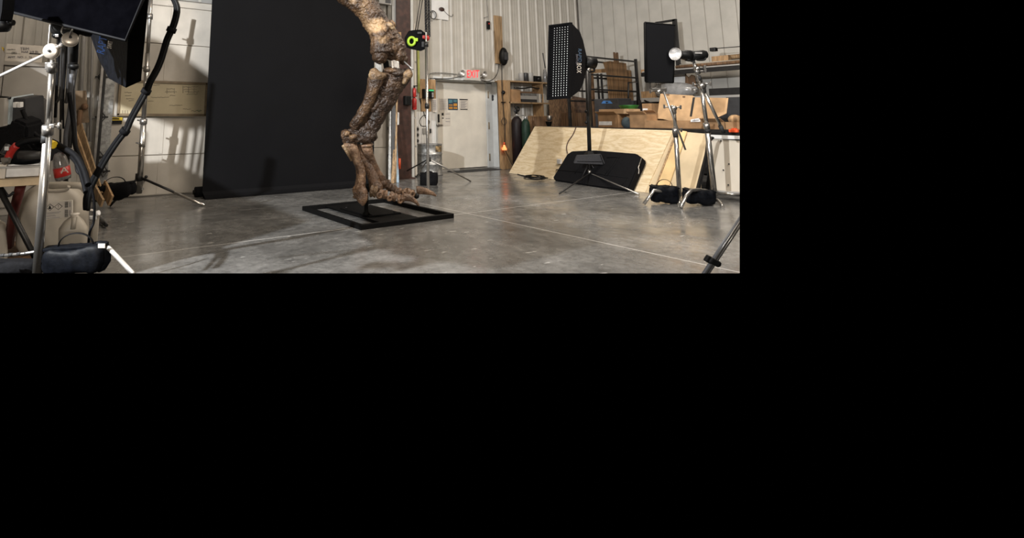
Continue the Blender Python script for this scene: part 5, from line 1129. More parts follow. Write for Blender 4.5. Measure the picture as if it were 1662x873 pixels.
# flash with reflector
fdp = cd2-.02
t = thing('studio_flash', D(1125, 99, fdp), 'black flash head with round silver reflector on chrome stand', 'flash head')
ax = (D(1091, 87.5, fdp-.16)-D(1112, 89, fdp)).normalized(); rc = D(1101, 88, fdp-.08)
b = B(); b.lathe(rc-ax*.02, ax, [(0, 0), (.045, 0), (.06, .03), (.085, .09), (.092, .10), (.088, .10), (.078, .085), (.05, .03), (.03, .02), (0, .02)], 36, sx=1.0); obj('reflector', b, 'silver', t)
b = B(); b.lathe(rc+ax*.0, ax, [(0, 0), (.022, 0), (.022, .035), (.016, .045), (0, .045)], 18); obj('modelling_lamp', b, 'bulb', t)
b = B(); b.tube([rc-ax*.02, D(1112, 89.5, fdp-.0), D(1120, 90, fdp)], [.055, .075, .075], 20); b.tube([D(1120, 90, fdp), D(1141, 89, fdp+.05), D(1146, 88.5, fdp+.05)], [.07, .07, .055], 20); obj('flash_body', b, 'blackp', t)
b = B(); b.tube([D(1113, 96, fdp-.02), D(1118, 97, fdp-.02), D(1126, 97, fdp)], .028, 8); b.tube([D(1130, 96, fdp), D(1133, 97.5, fdp), D(1143, 97, fdp), D(1145.5, 93, fdp)], .014, 8, sub=3); obj('handle', b, 'blackp', t)
b = B(); b.tube([D(1125, 92, fdp), D(1124.5, 101, fdp)], .03, 8); obj('mount', b, 'dgray', t)
b = B(); b.obox(D(1133.5, 86, fdp-.07), RGT*.05, FWD*.008, UPV*.01, .003); obj('name_label', b, 'gray', t)

# near tripod leg at lower right
ta, tb2 = D(1212, 343, 2.7), D(1140, 452, 2.75)
t = thing('camera_tripod', tb2, 'grey and silver tripod leg crossing the lower right corner', 'tripod leg')
dv = (tb2-ta).normalized(); sv = dv.cross(FWD).normalized()
b = B(); b.tube([ta, tb2], .0165, 12, flat=.8, ref=sv); obj('leg_tube', b, mat('grey_leg_plastic', (.11, .11, .115), .4), t)
b = B(); 
for s in (-.012, .0): b.tube([ta+sv*s-FWD*.0165, tb2+sv*s-FWD*.0165], .004 if s else .0045, 8)
obj('silver_rod', b, 'steel', t)
q = D(1157.5, 424, 2.73); b = B(); b.obox(q, dv*.016, sv*.028, FWD*.022, .008); b.obox(q+sv*-.03-dv*-.002, dv*.018, sv*.012, FWD*.012, .005); b.ell(q+sv*.03, (dv*.016, sv*.014, FWD*.012)); obj('leg_lock', b, 'blackp', t)

# ================================================================== LEFT SIDE, BACK TO FRONT
YC = 8.45
# cabinet
a, c = Yp(-30, 98, YC), Yp(82, 98, YC); zc = Yp(20, 99.5, YC).z
t = thing('steel_cabinet', ((a.x+c.x)/2, YC+.3, 0), 'tall beige-grey steel cabinet at far left against wall', 'cabinet')
b = B(); b.box(a.x, c.x, YC+.01, YC+.6, 0, zc, .01); obj('body', b, 'cab', t)
xs = Yp(2, 150, YC).x; b = B(); b.box(xs+.005, c.x-.02, YC-.01, YC+.01, .1, zc-.07, .004); obj('door', b, 'cab', t)
b = B(); b.box(a.x+.02, xs-.005, YC-.01, YC+.01, .1, zc-.07, .004); obj('door', b, 'cab', t)
b = B(); b.box(a.x-.02, c.x+.02, YC-.03, YC+.6, zc-.055, zc, .005); obj('top_edge', b, 'cab', t)
# box on it
bx = Yp(8, 90, YC), Yp(69, 90, YC); zt2 = Yp(38, 72.5, YC).z
t = thing('trim_box', ((bx[0].x+bx[1].x)/2, YC+.1, zc), 'white carton with handwritten TRIM on top of the cabinet', 'box')
b = B(); b.box(bx[0].x, bx[1].x, YC, YC+.3, zc, zt2, .006); obj('carton', b, 'label', t)
def bq(x0, y0, x1, y1): return (Yp(x0, y0, YC), Yp(x1, y0, YC), Yp(x1, y1, YC), Yp(x0, y1, YC))
lettering('TRIM', bq(33, 77, 47, 81.5), 'grayink', t); lettering('MAR 3/8 Bk', bq(35, 82.5, 63, 86), 'grayink', t); lettering('madica', bq(12, 79.3, 25, 81.2), 'ink', t)
lettering('AMT. NO. 1, 36', bq(13, 91, 52, 95), 'grayink', t); lettering('(25)', bq(19, 84, 27, 88.5), 'ink', t, off=.006)
b = B(); p_, q_ = Yp(10, 86, YC), Yp(33, 87.5, YC); b.box(p_.x, q_.x, YC-.004, YC, q_.z, p_.z); b.box(q_.x+.1, bx[1].x-.02, YC-.004, YC, q_.z+.005, q_.z+.02); obj('printed_stripe', b, 'ink', t)
a, c = Yp(-6, 80, YC), Yp(5.5, 80, YC); t = thing('yellow_box', ((a.x+c.x)/2, YC, zc), 'yellow package beside the white TRIM carton on cabinet', 'package')
b = B(); b.box(a.x, c.x, YC+.02, YC+.25, zc, Yp(3, 76, YC).z, .01); obj('package_body', b, 'yellow', t)
b = B(); p_ = Yp(2, 90, YC); b.box(a.x+.02, c.x-.01, YC+.012, YC+.025, p_.z-.02, p_.z+.03); obj('printed_band', b, 'woodd', t)
# unseen cabinet blocks added left of the frame to shade floor and overhead door
for (xa_, xb_, ya_, yb_, zh, lab) in ((-1.6, -.40, 4.1, 6.3, 1.9, 'unseen low cabinet block added to shade the floor at left'), (-1.7, -.42, 6.6, 8.3, 2.05, 'unseen tall cabinet block added to shade the overhead door')):
    t = thing('shade_cabinet', ((xa_+xb_)/2, (ya_+yb_)/2, 0), lab, 'cabinet')
    b = B(); b.box(xa_, xb_, ya_, yb_, 0, zh, .01); obj('body', b, 'cab', t)
    b = B(); b.box(xa_+.03, (xa_+xb_)/2-.01, ya_-.02, ya_, .08, zh-.05, .004); obj('door', b, 'cab', t)
    b = B(); b.box((xa_+xb_)/2+.01, xb_-.03, ya_-.02, ya_, .08, zh-.05, .004); obj('door', b, 'cab', t)
# unseen panel and softbox added left of the frame to cast shade
t = thing('blocker_panel', (-1.0, 6.4, 0), 'unseen black panel added to shade the foot of the overhead door', 'panel')
b = B(); b.box(-1.12, -1.08, 6.33, 6.57, 0, 2.2); obj('panel_leaf', b, 'paper', t)
b = B(); b.box(-1.78, -1.74, 5.6, 6.57, 0, 2.44); obj('panel_leaf', b, 'paper', t)
t = thing('blocker_softbox', (-1.0, 5.9, 2.4), 'unseen softbox shape added to cast a shade band on the overhead door', 'softbox')
b = B(); b.loft([[Vector((-1.1, y, z)) for y, z in ((4.9, 2.75), (5.3, 2.55), (6.9, 2.45), (6.9, 3.1), (5.6, 3.15), (5.1, 3.0))], [Vector((-.8, y, z)) for y, z in ((5.7, 2.8), (5.8, 2.7), (6.1, 2.7), (6.1, 2.9), (5.9, 2.95), (5.75, 2.9))]], smooth=False); obj('fabric_shell', b, 'black', t)
b = B(); b.tube([(-.9, 6.45, 0), (-.9, 6.45, 2.6)], .02, 10); obj('stand_pole', b, 'chrome', t)
# vertical rods, chains and cable bundles between cabinet and door track
for i, (x0, y0_, x1, y1_, r, Y, m, lab, nm) in enumerate((
    (94, 60, 90, 200, .022, 8.9, 'gray', 'thin grey pipe standing right of the cabinet', 'wall_pipe'),
    (100, 40, 97, 300, .013, 8.7, 'dsteel', 'thin dark rod hanging behind the chrome pole', 'hanging_rod'),
    (137, 45, 130, 170, .03, 9.2, 'gray', 'slim grey conduit on ribbed wall above the brown board', 'wall_pipe'),
    (150, 60, 146, 230, .02, 9.2, 'gray', 'slim grey conduit on ribbed wall near the door track', 'wall_pipe'),
    (104, 90, 99, 195, .016, 8.5, 'dsteel', 'upper thin black rod hanging beside cables', 'hanging_rod'))):
    tp_ = Yp(x0, y0_, Y); b = B(); b.tube([tp_+Z3*(6.2-tp_.z), tp_, Yp(x1, y1_, Y)], r, 8); single(nm, b, m, lab, 'pipe' if 'pipe' in nm else 'rod')
def chain(x0, y0, x1, y1, d, n, label, s=.012):
    b = B()
    for k in range(n):
        c = D(x0+(x1-x0)*k/n, y0+(y1-y0)*k/n, d); b.tube([c+(RGT if k % 2 else FWD)*a*s+UPV*q_*s*1.6 for a, q_ in ((-1, -1), (-1, 1), (1, 1), (1, -1))], s*.45, 5, closed=True)
    return single('hanging_chain', b, 'dsteel', label, 'chain')
chain(110, 8, 98, 200, 8.4, 60, 'thin dark chain hanging left of the black cable bundle')
# black stand column behind (second, carries the lower softbox)
LDp = 5.0
t = thing('black_stand', D(108, 345, LDp), 'black light stand column standing behind the chrome pole', 'light stand')
b = B(); b.tube([D(122, 60, LDp), D(119, 110, LDp)], .036, 12); b.tube([D(119, 108, LDp), D(104, 335, LDp)], .021, 12); b.tube([D(124, 108, LDp), D(108, 220, LDp+.3)], .014, 8); obj('column', b, 'dsteel', t)
b = B(); b.tube([D(119.5, 104, LDp), D(119, 111, LDp)], .045, 12); obj('collar', b, 'blackp', t)
bst = t
rnd = random.Random(11)
for k in range(7):
    x = 93+k*4.4; y1_ = rnd.uniform(150, 240); d_ = 5.6+rnd.uniform(-.3, .5); b = B(); b.tube([D(x+rnd.uniform(2, 6), -8, d_), D(x+2, 80, d_), D(x+rnd.uniform(-3, 1), 150, d_), D(x-3+rnd.uniform(-3, 2), y1_, d_)], rnd.uniform(.009, .02), 8, sub=4)
    single('hanging_cable', b, 'dsteel' if k % 3 else 'rubber', 'one of many thin black cables hanging in a bunch behind the chrome pole', 'cable', 'black cables hanging behind the chrome pole')
# thick cables hanging down
def cab(pts, r, d, label, m='rubber', nm='thick_cable', grp='thick cables behind the bench'):
    b = B(); b.tube([D(x, y, d+o) for x, y, o in pts], r*.40, 10, sub=6); return single(nm, b, m, label, 'cable', grp)
cab([(116, 120, 0), (113, 180, 0), (107, 215, 0), (106, 240, 0)], .045, 4.7, 'thick grey cable hanging in front of the black column', mat('grey_rubber', (.05, .052, .058), .55))
cab([(119, 130, 0), (122, 190, 0), (125, 250, 0), (128, 262, 0)], .022, 4.8, 'thin steel-grey cable right of the thick grey one', mat('grey_rubber', (.05, .052, .058), .55))
cab([(112, 150, 0), (119, 200, 0), (122, 235, -.2), (133, 265, -.4), (142, 300, -.5)], .045, 4.5, 'black cable falling straight toward the lower right')
cab([(58, 226, .2), (80, 228, -.1), (100, 238, -.2), (122, 252, -.3), (136, 275, -.4), (143, 300, -.5)], .048, 4.0, 'upper black cable arching from red grip past yellow tape')
cab([(60, 232, .2), (85, 234, -.1), (105, 246, -.1), (122, 262, -.3), (132, 285, -.4), (139, 312, -.5)], .035, 4.0, 'lower black cable arching behind the clear bottle')
cab([(36, 178, 0), (48, 205, 0), (62, 222, 0), (84, 232, 0)], .04, 4.1, 'dark cable running diagonally down from the silver case')
cab([(28, 232, 0), (40, 225, 0), (55, 223, 0), (70, 227, 0)], .018, 3.8, 'thin black lead looping above the red grip')
cab([(148, 300, 0), (153, 330, 0), (152, 360, 0), (145, 380, 0), (142, 425, .3)], .022, 3.75, 'black cable hanging down beside the big white tank')
cab([(122, 262, 0), (124, 278, 0), (133, 287, 0), (137, 300, 0)], .014, 3.9, 'thin blue-grey lead among the black cables near the tank', mat('blue_grey_rubber', (.06, .07, .10), .4))
b = B(); q0, q1 = D(79, 231.5, 3.8), D(88, 235.5, 3.78); b.tube([q0, q1], .027, 14); single('yellow_tape', b, 'yellow', 'band of yellow tape around cable beside the chrome pole', 'tape')
# boards leaning in the corner
plank(Yp(160, 318, 8.3), Yp(126, 205, 8.95), .15, .03, 'wood', 'leaning_plank', 'long brown plank leaning left of the overhead door', 'plank')
plank(Yp(158, 322, 8.1), Yp(121, 215, 8.8), .07, .03, 'osb', 'leaning_plank', 'narrow pale plank leaning under the long brown one', 'plank')
plank(Yp(166, 330, 7.7), Yp(150, 300, 8.2), .10, .03, 'wood', 'leaning_plank', 'lower end of tan plank on the floor behind black sandbag', 'plank')
plank(Yp(180, 326, 8.0), Yp(168, 300, 8.4), .14, .03, 'osb', 'leaning_plank', 'short tan board leaning behind the black sandbag', 'plank')
plank(Yp(136, 270, 8.9), Yp(141, 130, 9.1), .22, .015, mat('dim_panel', (.16, .13, .10), .7), 'leaning_panel', 'dull brown panel standing against ribbed wall near track', 'panel') if False else None
pts = [Yp(x, y, 9.0) for x, y in ((122, 147), (140, 147), (145, 199), (125, 200))]; b = B(); b.prism(pts, Y3*.02, .002)
t = thing('wooden_clipboard', pts[3], 'dark brown wooden board hanging on the wall left of track', 'board'); obj('board', b, mat('hardboard', (.14, .095, .055), .75, var=.2), t)
b = B(); b.tube([Yp(131, 178, 8.97), Yp(127, 216, 8.97)], .035, 8); b.ball(Yp(137.5, 173, 8.95), .05, 10, 6); obj('hanging_tool', b, 'woodd', t)
wire([Yp(145, 200, 9.26), Yp(152, 190, 9.26), Yp(156, 196, 9.26)], .012, 'galv', 'short bent metal wire between wooden board and track')

# big dark shape below (bench clutter backing)
TD = 3.75
# bench table
tz = D(40, 293, TD).z
t = thing('work_table', D(0, 420, TD)*1, 'plywood-topped folding table at the left edge', 'table')
b = B(); q0 = D(78, 293, TD); cx0 = D(-40, 293, TD); un, fw = X3, Y3
b.obox(q0-un*.215+fw*.35-Z3*.0, un*.215, fw*.38, Z3*.024, .003); obj('tabletop', b, mat('table_ply', (.55, .42, .26), .6), t)
b = B(); b.tube([D(-2, 305, TD), D(50, 404, TD+.1), D(68, 440, TD+.1)], .02, 8); obj('diagonal_leg', b, 'dsteel', t)
b = B(); b.tube([D(34, 300, TD+.2), D(22, 345, TD+.4), D(14, 400, TD+.5)], .035, 6); obj('leg', b, mat('dark_red_metal', (.09, .015, .012), .5), t)
b = B(); b.tube([D(0, 300, TD+.05), D(8, 312, TD+.05), D(14, 318, TD+.05), D(22, 312, TD+.05)], .01, 6, sub=4); obj('under_cable', b, 'dgray', t)
tp = tz+.024
# white tray box on table
q = D(35, 268, TD-.2); t = thing('white_tray', Vector((q.x, q.y, tp)), 'white plastic tray on the plywood table top', 'tray')
c = D(28, 280, TD+.06); c.z = tp+.05; b = B(); b.obox(c, un*.135, fw*.12, Z3*.045, .008); obj('tray_body', b, 'white', t)
b = B(); b.obox(D(3, 279, TD-.10), un*.022, fw*.004, Z3*.045, .002); b.obox(D(3, 268.5, TD-.10), un*.03, fw*.02, Z3*.008, .004); obj('corner_clamp', b, 'label', t)
b = B(); b.obox(D(76, 279, TD-.1), un*.006, fw*.01, Z3*.05, .003); b.tube([D(76, 285, TD-.1), D(81, 285.5, TD-.1)], .009, 8); obj('latch', b, 'whitem', t)
b = B(); b.obox(D(35, 270, TD-.03), un*.15, fw*.05, Z3*.006); obj('rim', b, 'gray', t)
# silver flight case
q = [D(x, y, 4.3) for x, y in ((7, 160), (16, 158), (14, 207), (5, 204))]
t = thing('flight_case', D(25, 232, 4.4), 'silver-edged grey flight case standing open on the table', 'equipment case')
b = B(); b.prism(q, RGT*.0+FWD*.3, .005); obj('side_panel', b, mat('silver_blue_panel', (.40, .45, .47), .4), t)
b = B(); b.prism([D(x, y, 4.34) for x, y in ((15, 159), (40, 160), (42, 232), (13, 232))], FWD*.25, .006); obj('case_body', b, 'dgray', t)
b = B(); b.prism([D(x, y, 4.5) for x, y in ((38, 161), (52.5, 164), (49, 207), (42, 232), (38, 232))], FWD*.2, .01); obj('lid', b, mat('charcoal_shell', (.11, .105, .10), .5), t)
for i, x in enumerate((26, 33)):
    b = B(); b.obox(D(x, 170, 4.3), RGT*.014, FWD*.02, UPV*.022, .006); obj('latch', b, 'whitem', t)
b = B(); b.tube([D(-6, 157, 4.3), D(5, 158, 4.3), D(17, 159, 4.3)], .012, 6); obj('top_trim', b, 'dsteel', t)
b = B(); b.prism([D(x, y, 4.25) for x, y in ((-6, 160), (7, 160), (5, 203), (8, 208), (-6, 200))], FWD*.1, .004); obj('beige_panel', b, 'cab', t)
# black clutter bag on table
b = B(); pts = [D(x, y, 4.0) for x, y in ((-8, 207), (12, 207), (18, 193), (30, 196), (43, 203), (43, 228), (55, 240), (70, 246), (82, 262), (60, 268), (-8, 268))]; b.prism(pts, FWD*.22, .02); single('black_bag', b, 'black', 'bulky black bag lying on the table beneath the silver case', 'bag')
b = B(); b.ell(D(35, 256, 3.78), (RGT*.16, FWD*.1, UPV*.05), 16, 8, nz=.2); single('black_pouch', b, 'bag', 'low black pouch lying on the table behind white tray', 'pouch')
b = B(); b.tube([D(32, 252, 3.7), D(50, 252, 3.7), D(66, 252, 3.72)], [.03, .03, .028], 10); single('dark_hose', b, mat('dark_hose', (.035, .034, .033), .6), 'dark grey hose lying across bag behind the chrome pole', 'hose')
# red grip welding cable
t = thing('red_grip', D(12, 262, 3.62), 'cable end with red rubber grip and silver clamp', 'cable grip')
b = B(); b.tube([D(13.5, 256, 3.62), D(17, 248, 3.62), D(22, 241, 3.62), D(27, 236, 3.62)], .025, 14, sub=3); obj('grip', b, 'red', t)
b = B(); b.tube([D(27, 236.5, 3.63), D(38, 231, 3.65), D(58, 228, 3.7), D(72, 229, 3.75)], .021, 12, sub=4); obj('cable', b, 'rubber', t)
b = B(); b.tube([D(13.5, 256, 3.62), D(10, 261, 3.62), D(5, 266, 3.6)], [.022, .03, .012], 10); b.obox(D(10, 258, 3.6), RGT*.025, FWD*.02, UPV*.012, .004); obj('clamp_jaw', b, 'steel', t)
b = B(); b.obox(D(10.5, 241, 3.6), RGT*.012, FWD*.01, UPV*.014, .003); b.tube([D(14, 235, 3.64), D(4, 250, 3.6)], .02, 8); obj('side_lead', b, 'dgray', t)
b = B(); b.obox(D(10.8, 241, 3.58), RGT*.013, FWD*.004, UPV*.013, .002); obj('white_tag', b, 'white', t)
# clear bottle with red label
qb = D(103, 291, 3.9); upb = (D(95, 247, 3.9)-qb).normalized()
t = thing('clear_bottle', qb, 'clear plastic bottle with red label bearing white letter A', 'bottle')
hB = (D(95, 247, 3.9)-qb).length; b = B(); b.lathe(qb, upb, [(0, 0), (.05, 0), (.054, .02), (.052, hB*.55), (.045, hB*.8), (.03, hB*.97), (0, hB)], 24); obj('bottle_body', b, 'glass', t)
b = B(); b.lathe(qb+upb*hB*.12, upb, [(.0535, 0), (.0555, .002), (.0555, hB*.33), (.0535, hB*.335)], 24); obj('red_label', b, 'red', t)
lettering('A', (D(98, 272, 3.83), D(110, 270, 3.83), D(112, 279.5, 3.83), D(99, 281.5, 3.83)), 'label', t)
# big tank
kd = 4.35
t = thing('plastic_tank', D(85, 405, kd), 'big rounded off-white plastic tank with hazard label', 'tank')
def super_ring(cx, cy, hx, hy, d, hd, n=28, e=.55):
    return None
b = B(); x0, x1, y0_, y1_ = 26, 146.5, 298, 404; rings = []
for i in range(19):
    f = -1+2*i/18; yy_ = (y0_+y1_)/2-f*(y1_-y0_)/2
    q_ = (.45, .62, .75, .83, .89, .935, .965, .985, 1, 1)[::1][min(9, round((1-f)*9))] if f > 0 else (.80, .92, .97, 1, 1, 1, 1, 1, 1, 1)[min(9, round((1+f)*9))]
    ring = []
    for k in range(36):
        a = 2*math.pi*k/36; cx_ = math.copysign(abs(math.cos(a))**.45, math.cos(a)); sx_ = math.copysign(abs(math.sin(a))**.55, math.sin(a))
        c = D((x0+x1)/2, yy_, kd+.24); hx = (x1-x0)/2*(kd+.24)/F/1.2
        ring.append(c+X3*hx*q_*cx_+fw*.24*(.5+.5*q_)*sx_)
    rings.append(ring)
b.loft(rings); obj('tank_body', b, 'hdpe', t)
b = B(); b.tube([D(72, 303, kd+.12), D(95, 301, kd+.08), D(128, 301, kd+.08), D(140, 306, kd+.1)], .028, 10, sub=3); b.tube([D(72, 310, kd+.0), D(105, 309, kd-.0), D(112, 302, kd)], .014, 8, sub=3); obj('moulded_rim', b, 'hdpe', t)
b = B(); b.lathe(D(60, 300, kd+.2), Z3, [(0, 0), (.07, 0), (.07, .02), (0, .02)], 20); obj('cap', b, 'hdpe', t)
lq = [D(x, y, kd-.012) for x, y in ((49, 330), (117, 325), (117, 352.5), (48, 359))]
b = B(); b.prism(lq, FWD*.012); lb_ = obj('hazard_label', b, 'label', t)
def lf(u, v): return lq[0].lerp(lq[1], u).lerp(lq[3].lerp(lq[2], u), v)-FWD*.003
def lab_poly(uvs, m, nm, o=0): 
    b = B(); b.prism([lf(*p)-FWD*o for p in uvs], FWD*.001); return obj(nm, b, m, lb_)
for cu in (.48, .68):
    r1, r2 = .10, .20
    lab_poly([(cu-r1, .30), (cu, .30-r2), (cu+r1, .30), (cu, .30+r2)], 'ink', 'hazard_diamond')
    lab_poly([(cu-r1*.82, .30), (cu, .30-r2*.82), (cu+r1*.82, .30), (cu, .30+r2*.82)], 'label', 'diamond_centre', .0015)
lab_poly([(.445, .36), (.46, .30), (.47, .2), (.49, .2), (.50, .29), (.52, .36), (.50, .40), (.46, .40)], 'ink', 'pictogram', .003)
lab_poly([(.675, .2), (.688, .2), (.684, .33), (.679, .33)], 'ink', 'pictogram', .003); lab_poly([(.677, .36), (.687, .36), (.687, .40), (.677, .40)], 'ink', 'pictogram', .003)
for v0, v1 in ((.06, .42), (.52, .92)):
    rnd = random.Random(8)
    v = v0
    while v < v1-.02:
        h = rnd.choice((.012, .02, .03)); lab_poly([(.83, v), (.91, v), (.91, v+h), (.83, v+h)], 'ink', 'barcode'); v += h+rnd.choice((.012, .02))
    lab_poly([(.945, v0+.04), (.96, v0+.04), (.96, v1-.03), (.945, v1-.03)], 'grayink', 'text_line')
for v, u0, u1 in ((.08, .05, .13), (.2, .05, .16), (.3, .05, .15), (.6, .38, .74), (.66, .38, .7), (.76, .38, .6), (.82, .38, .62), (.92, .38, .72), (.9, .05, .14), (.45, .04, .15), (.6, .04, .15)):
    lab_poly([(u0, v), (u1, v), (u1, v+.018), (u0, v+.018)], 'grayink', 'text_line')
# small jug in front
t = thing('small_jug', D(120, 402, 3.95), 'small translucent jug with pinched handle in front of tank', 'jug')
b = B(); jd = 4.0
def jr(x0, x1, y, hd=.09, n=24): 
    c = D((x0+x1)/2, y, jd); h = (x1-x0)/2*jd/F/1.18; return [c+X3*h*math.copysign(abs(math.cos(a))**.6, math.cos(a))+fw*hd*math.copysign(abs(math.sin(a))**.6, math.sin(a)) for a in [2*math.pi*k/n for k in range(n)]]
b.loft([jr(96, 142, 404), jr(94.5, 143, 400), jr(94.5, 143.5, 374), jr(95, 143.5, 370), jr(104, 136, 358, .06), jr(114, 129, 351.5, .035), jr(115, 128, 349, .033)]); obj('jug_body', b, 'hdpe', t)
b = B(); b.tube([D(120, 352, jd-.07), D(119.5, 362, jd-.09), D(118, 372, jd-.10)], .016, 8); obj('jug_handle', b, 'hdpe', t)
b = B(); c = D(121.5, 349, jd); b.lathe(c, Z3, [(0, 0), (.032, 0), (.032, .014), (0, .014)], 18); obj('cap', b, 'label', t)
t = thing('plastic_jug', D(0, 425, 4.1), 'pale translucent jug cut off at lower left edge', 'jug')
b = B(); jd = 4.2; b.loft([jr(-20, 11, 432), jr(-22, 12, 426), jr(-22, 12.5, 375), jr(-20, 8, 364), jr(-14, -4, 356, .05)]); obj('jug_body', b, 'hdpe', t)
b = B(); b.lathe(D(-9, 356, jd), Z3, [(0, 0), (.03, 0), (.03, .03), (0, .03)], 16); obj('cap', b, 'label', t)
# grey bin right of jug
b = B(); b.obox(D(153, 385, 4.5), X3*.025, fw*.03, Z3*.19, .008); t = thing('pipe_stub', D(152, 420, 4.5), 'pale plastic pipe stub with fitting right of the tank', 'pipe'); obj('stub', b, 'hdpe', t)
b = B(); b.tube([D(155, 347, 4.35), D(161, 345, 4.35)], .02, 10); b.obox(D(151, 353, 4.35), RGT*.03, fw*.03, UPV*.012, .004); obj('fitting', b, 'white', t)
b = B(); b.tube([D(108, 335, LDp), D(153, 341, 4.95), G(172, 362, .02)], .012, 8); obj('leg', b, 'steel', bst)
b = B(); b.tube([G(160, 356, .03), G(173, 366, .03)], .018, 6); single('dark_stick', b, 'dsteel', 'short dark stick lying on the floor right of the tank', 'stick')
# low platform
b = B(); q = D(60, 412, 4.3); b.obox(Vector((D(48, 412, 4.62).x, D(60, 412, 4.62).y, D(60, 406, 4.5).z-.02)), un*.42, fw*.36, Z3*.02, .004)
t = thing('low_platform', Vector((q.x, q.y, 0)), 'low dark platform under the plastic tank and jugs', 'platform'); obj('deck', b, 'woodd', t)
for s in (-.5, 0, .5): 
    c = D(48, 412, 4.62)+un*s*.7; b = B(); zt3 = D(60, 406, 4.5).z-.04; b.obox(Vector((c.x, c.y, zt3/2)), un*.04, fw*.34, Z3*zt3/2); obj('bearer', b, 'woodd', t)

# main chrome stand (front left)
md = 3.0
t = thing('combo_stand', D(62, 450, md), 'thick chrome stand pole with grip heads in the left foreground', 'grip stand')
m0, m1, m2 = D(84.5, 113, md), D(79, 205, md), D(59.5, 452, md)
b = B(); b.tube([D(85, 97, md), m0], .011, 14); b.tube([m0, m1], .0175, 16); b.tube([D(77.8, 212, md), m2], .024, 18) ; obj('pole', b, 'chrome', t)
b = B(); b.tube([D(85, 101, md), D(84, 117, md)], .027, 18); b.ring(D(85, 103, md), UPV, .022, .006); b.obox(D(77.5, 107, md), RGT*.010, FWD*.012, UPV*.02, .003); obj('collar', b, 'steel', t)
b = B(); b.tube([D(78, 203, md), D(77, 219, md)], .03, 18); b.obox(D(84, 204, md), RGT*.02, FWD*.014, UPV*.012, .004); b.obox(D(72, 209, md), RGT*.01, FWD*.014, UPV*.018, .004)
obj('collar', b, 'steel', t)
b = B(); b.tube([D(75.5, 219, md), D(74.6, 231, md)], .026, 18); obj('tape_band', b, 'ink', t)
b = B(); b.tube([D(84, 204.5, md), D(94, 204, md)], .006, 8); b.ell(D(96.5, 204, md), (RGT*.012, FWD*.014, UPV*.022)); obj('tee_knob', b, 'steel', t)
def ghead(c, n, r, m='whitem'):
    b = B()
    for s in (-1, 1):
        b.lathe(Vector(c)+n*s*.006, n*s, [(0, 0), (r, 0), (r, .006), (r*.8, .014), (r*.35, .018), (0, .018)], 26)
    o = obj('grip_disc', b, 'steel_plate', t); b = B(); b.lathe(Vector(c)+n*.024, n, [(0, 0), (.008, 0), (.008, .006), (0, .006)], 10); obj('disc_bolt', b, 'ink', o)
M['steel_plate'] = mat('worn_nickel', (.55, .49, .42), .42, .55, .08, 20)
ghead(D(84, 83, md), (-FWD*.9+RGT*.05+UPV*.1).normalized(), .044); ghead(D(114, 64, md-.05), (-FWD*.85+UPV*.55+RGT*.55).normalized(), .042)
b = B(); b.tube([D(89, 79, md), D(106, 70, md-.04)], .010, 10); b.tube([D(100, 73.5, md-.02), D(106, 70, md-.04)], .016, 10); obj('link_rod', b, 'steel', t)
b = B(); b.tube([D(-6, 126, md), D(78, 86, md)], .0085, 12); obj('grip_arm', b, mat('white_steel', (.42, .405, .385), .4, .3), t)
b = B(); b.tube([D(113, 60, md-.06), D(118, 45, md-.08)], .006, 8); b.tube([D(112, 59, md-.06), D(104, 56, md-.06), D(99.5, 51, md-.06), D(104, 41, md-.06)], .0045, 8, sub=3); b.tube([D(103, 46, md-.06), D(113, 47, md-.06)], .003, 6); obj('spigot', b, 'steel', t)
b = B(); b.tube([D(78, 76, md+.02), D(81, 40, md+.05)], .003, 5); obj('thin_rod', b, 'whitem', t)
# leg with sandbag
b = B(); b.tube([D(90, 404, md+.1), D(140, 399, md+.1), D(172, 402, md+.05), D(180, 406, md), D(215, 443, md-.05), D(222, 452, md-.06)], .0125, 12, sub=3); obj('leg', b, mat('white_steel', (.42, .405, .385), .4, .3), t)
b = B(); b.tube([D(-5, 415.5, md+.1), D(40, 411.5, md+.1), D(72, 406, md+.08)], .009, 8); obj('leg', b, 'steel', t)
b = B()
for k in range(6): b.tube([D(2+k*13, 414.8-k*1.25, md+.1), D(8+k*13, 414.2-k*1.25, md+.1)], .0105, 8)
obj('leg_band', b, 'ink', t)
sandbag('sandbag', D(123, 418, md+.02), RGT*.185+UPV*.012, FWD*.05, UPV*.088, 'large padded navy-black sandbag with handle in left foreground', m='bag', sd=21)
b = B(); b.obox(D(165, 399, md-.03), RGT*.02, FWD*.003, UPV*.012, .002); obj('care_tag', b, 'label', bpy.data.objects[[o.name for o in bpy.data.objects if o.name.startswith('sandbag') and o.parent is None][-1]])
sandbag('sandbag', D(25, 434, 3.25), RGT*.16, FWD*.05, UPV*.055, 'black sandbag lying at the bottom left corner', strap=False, m='black', sd=33)

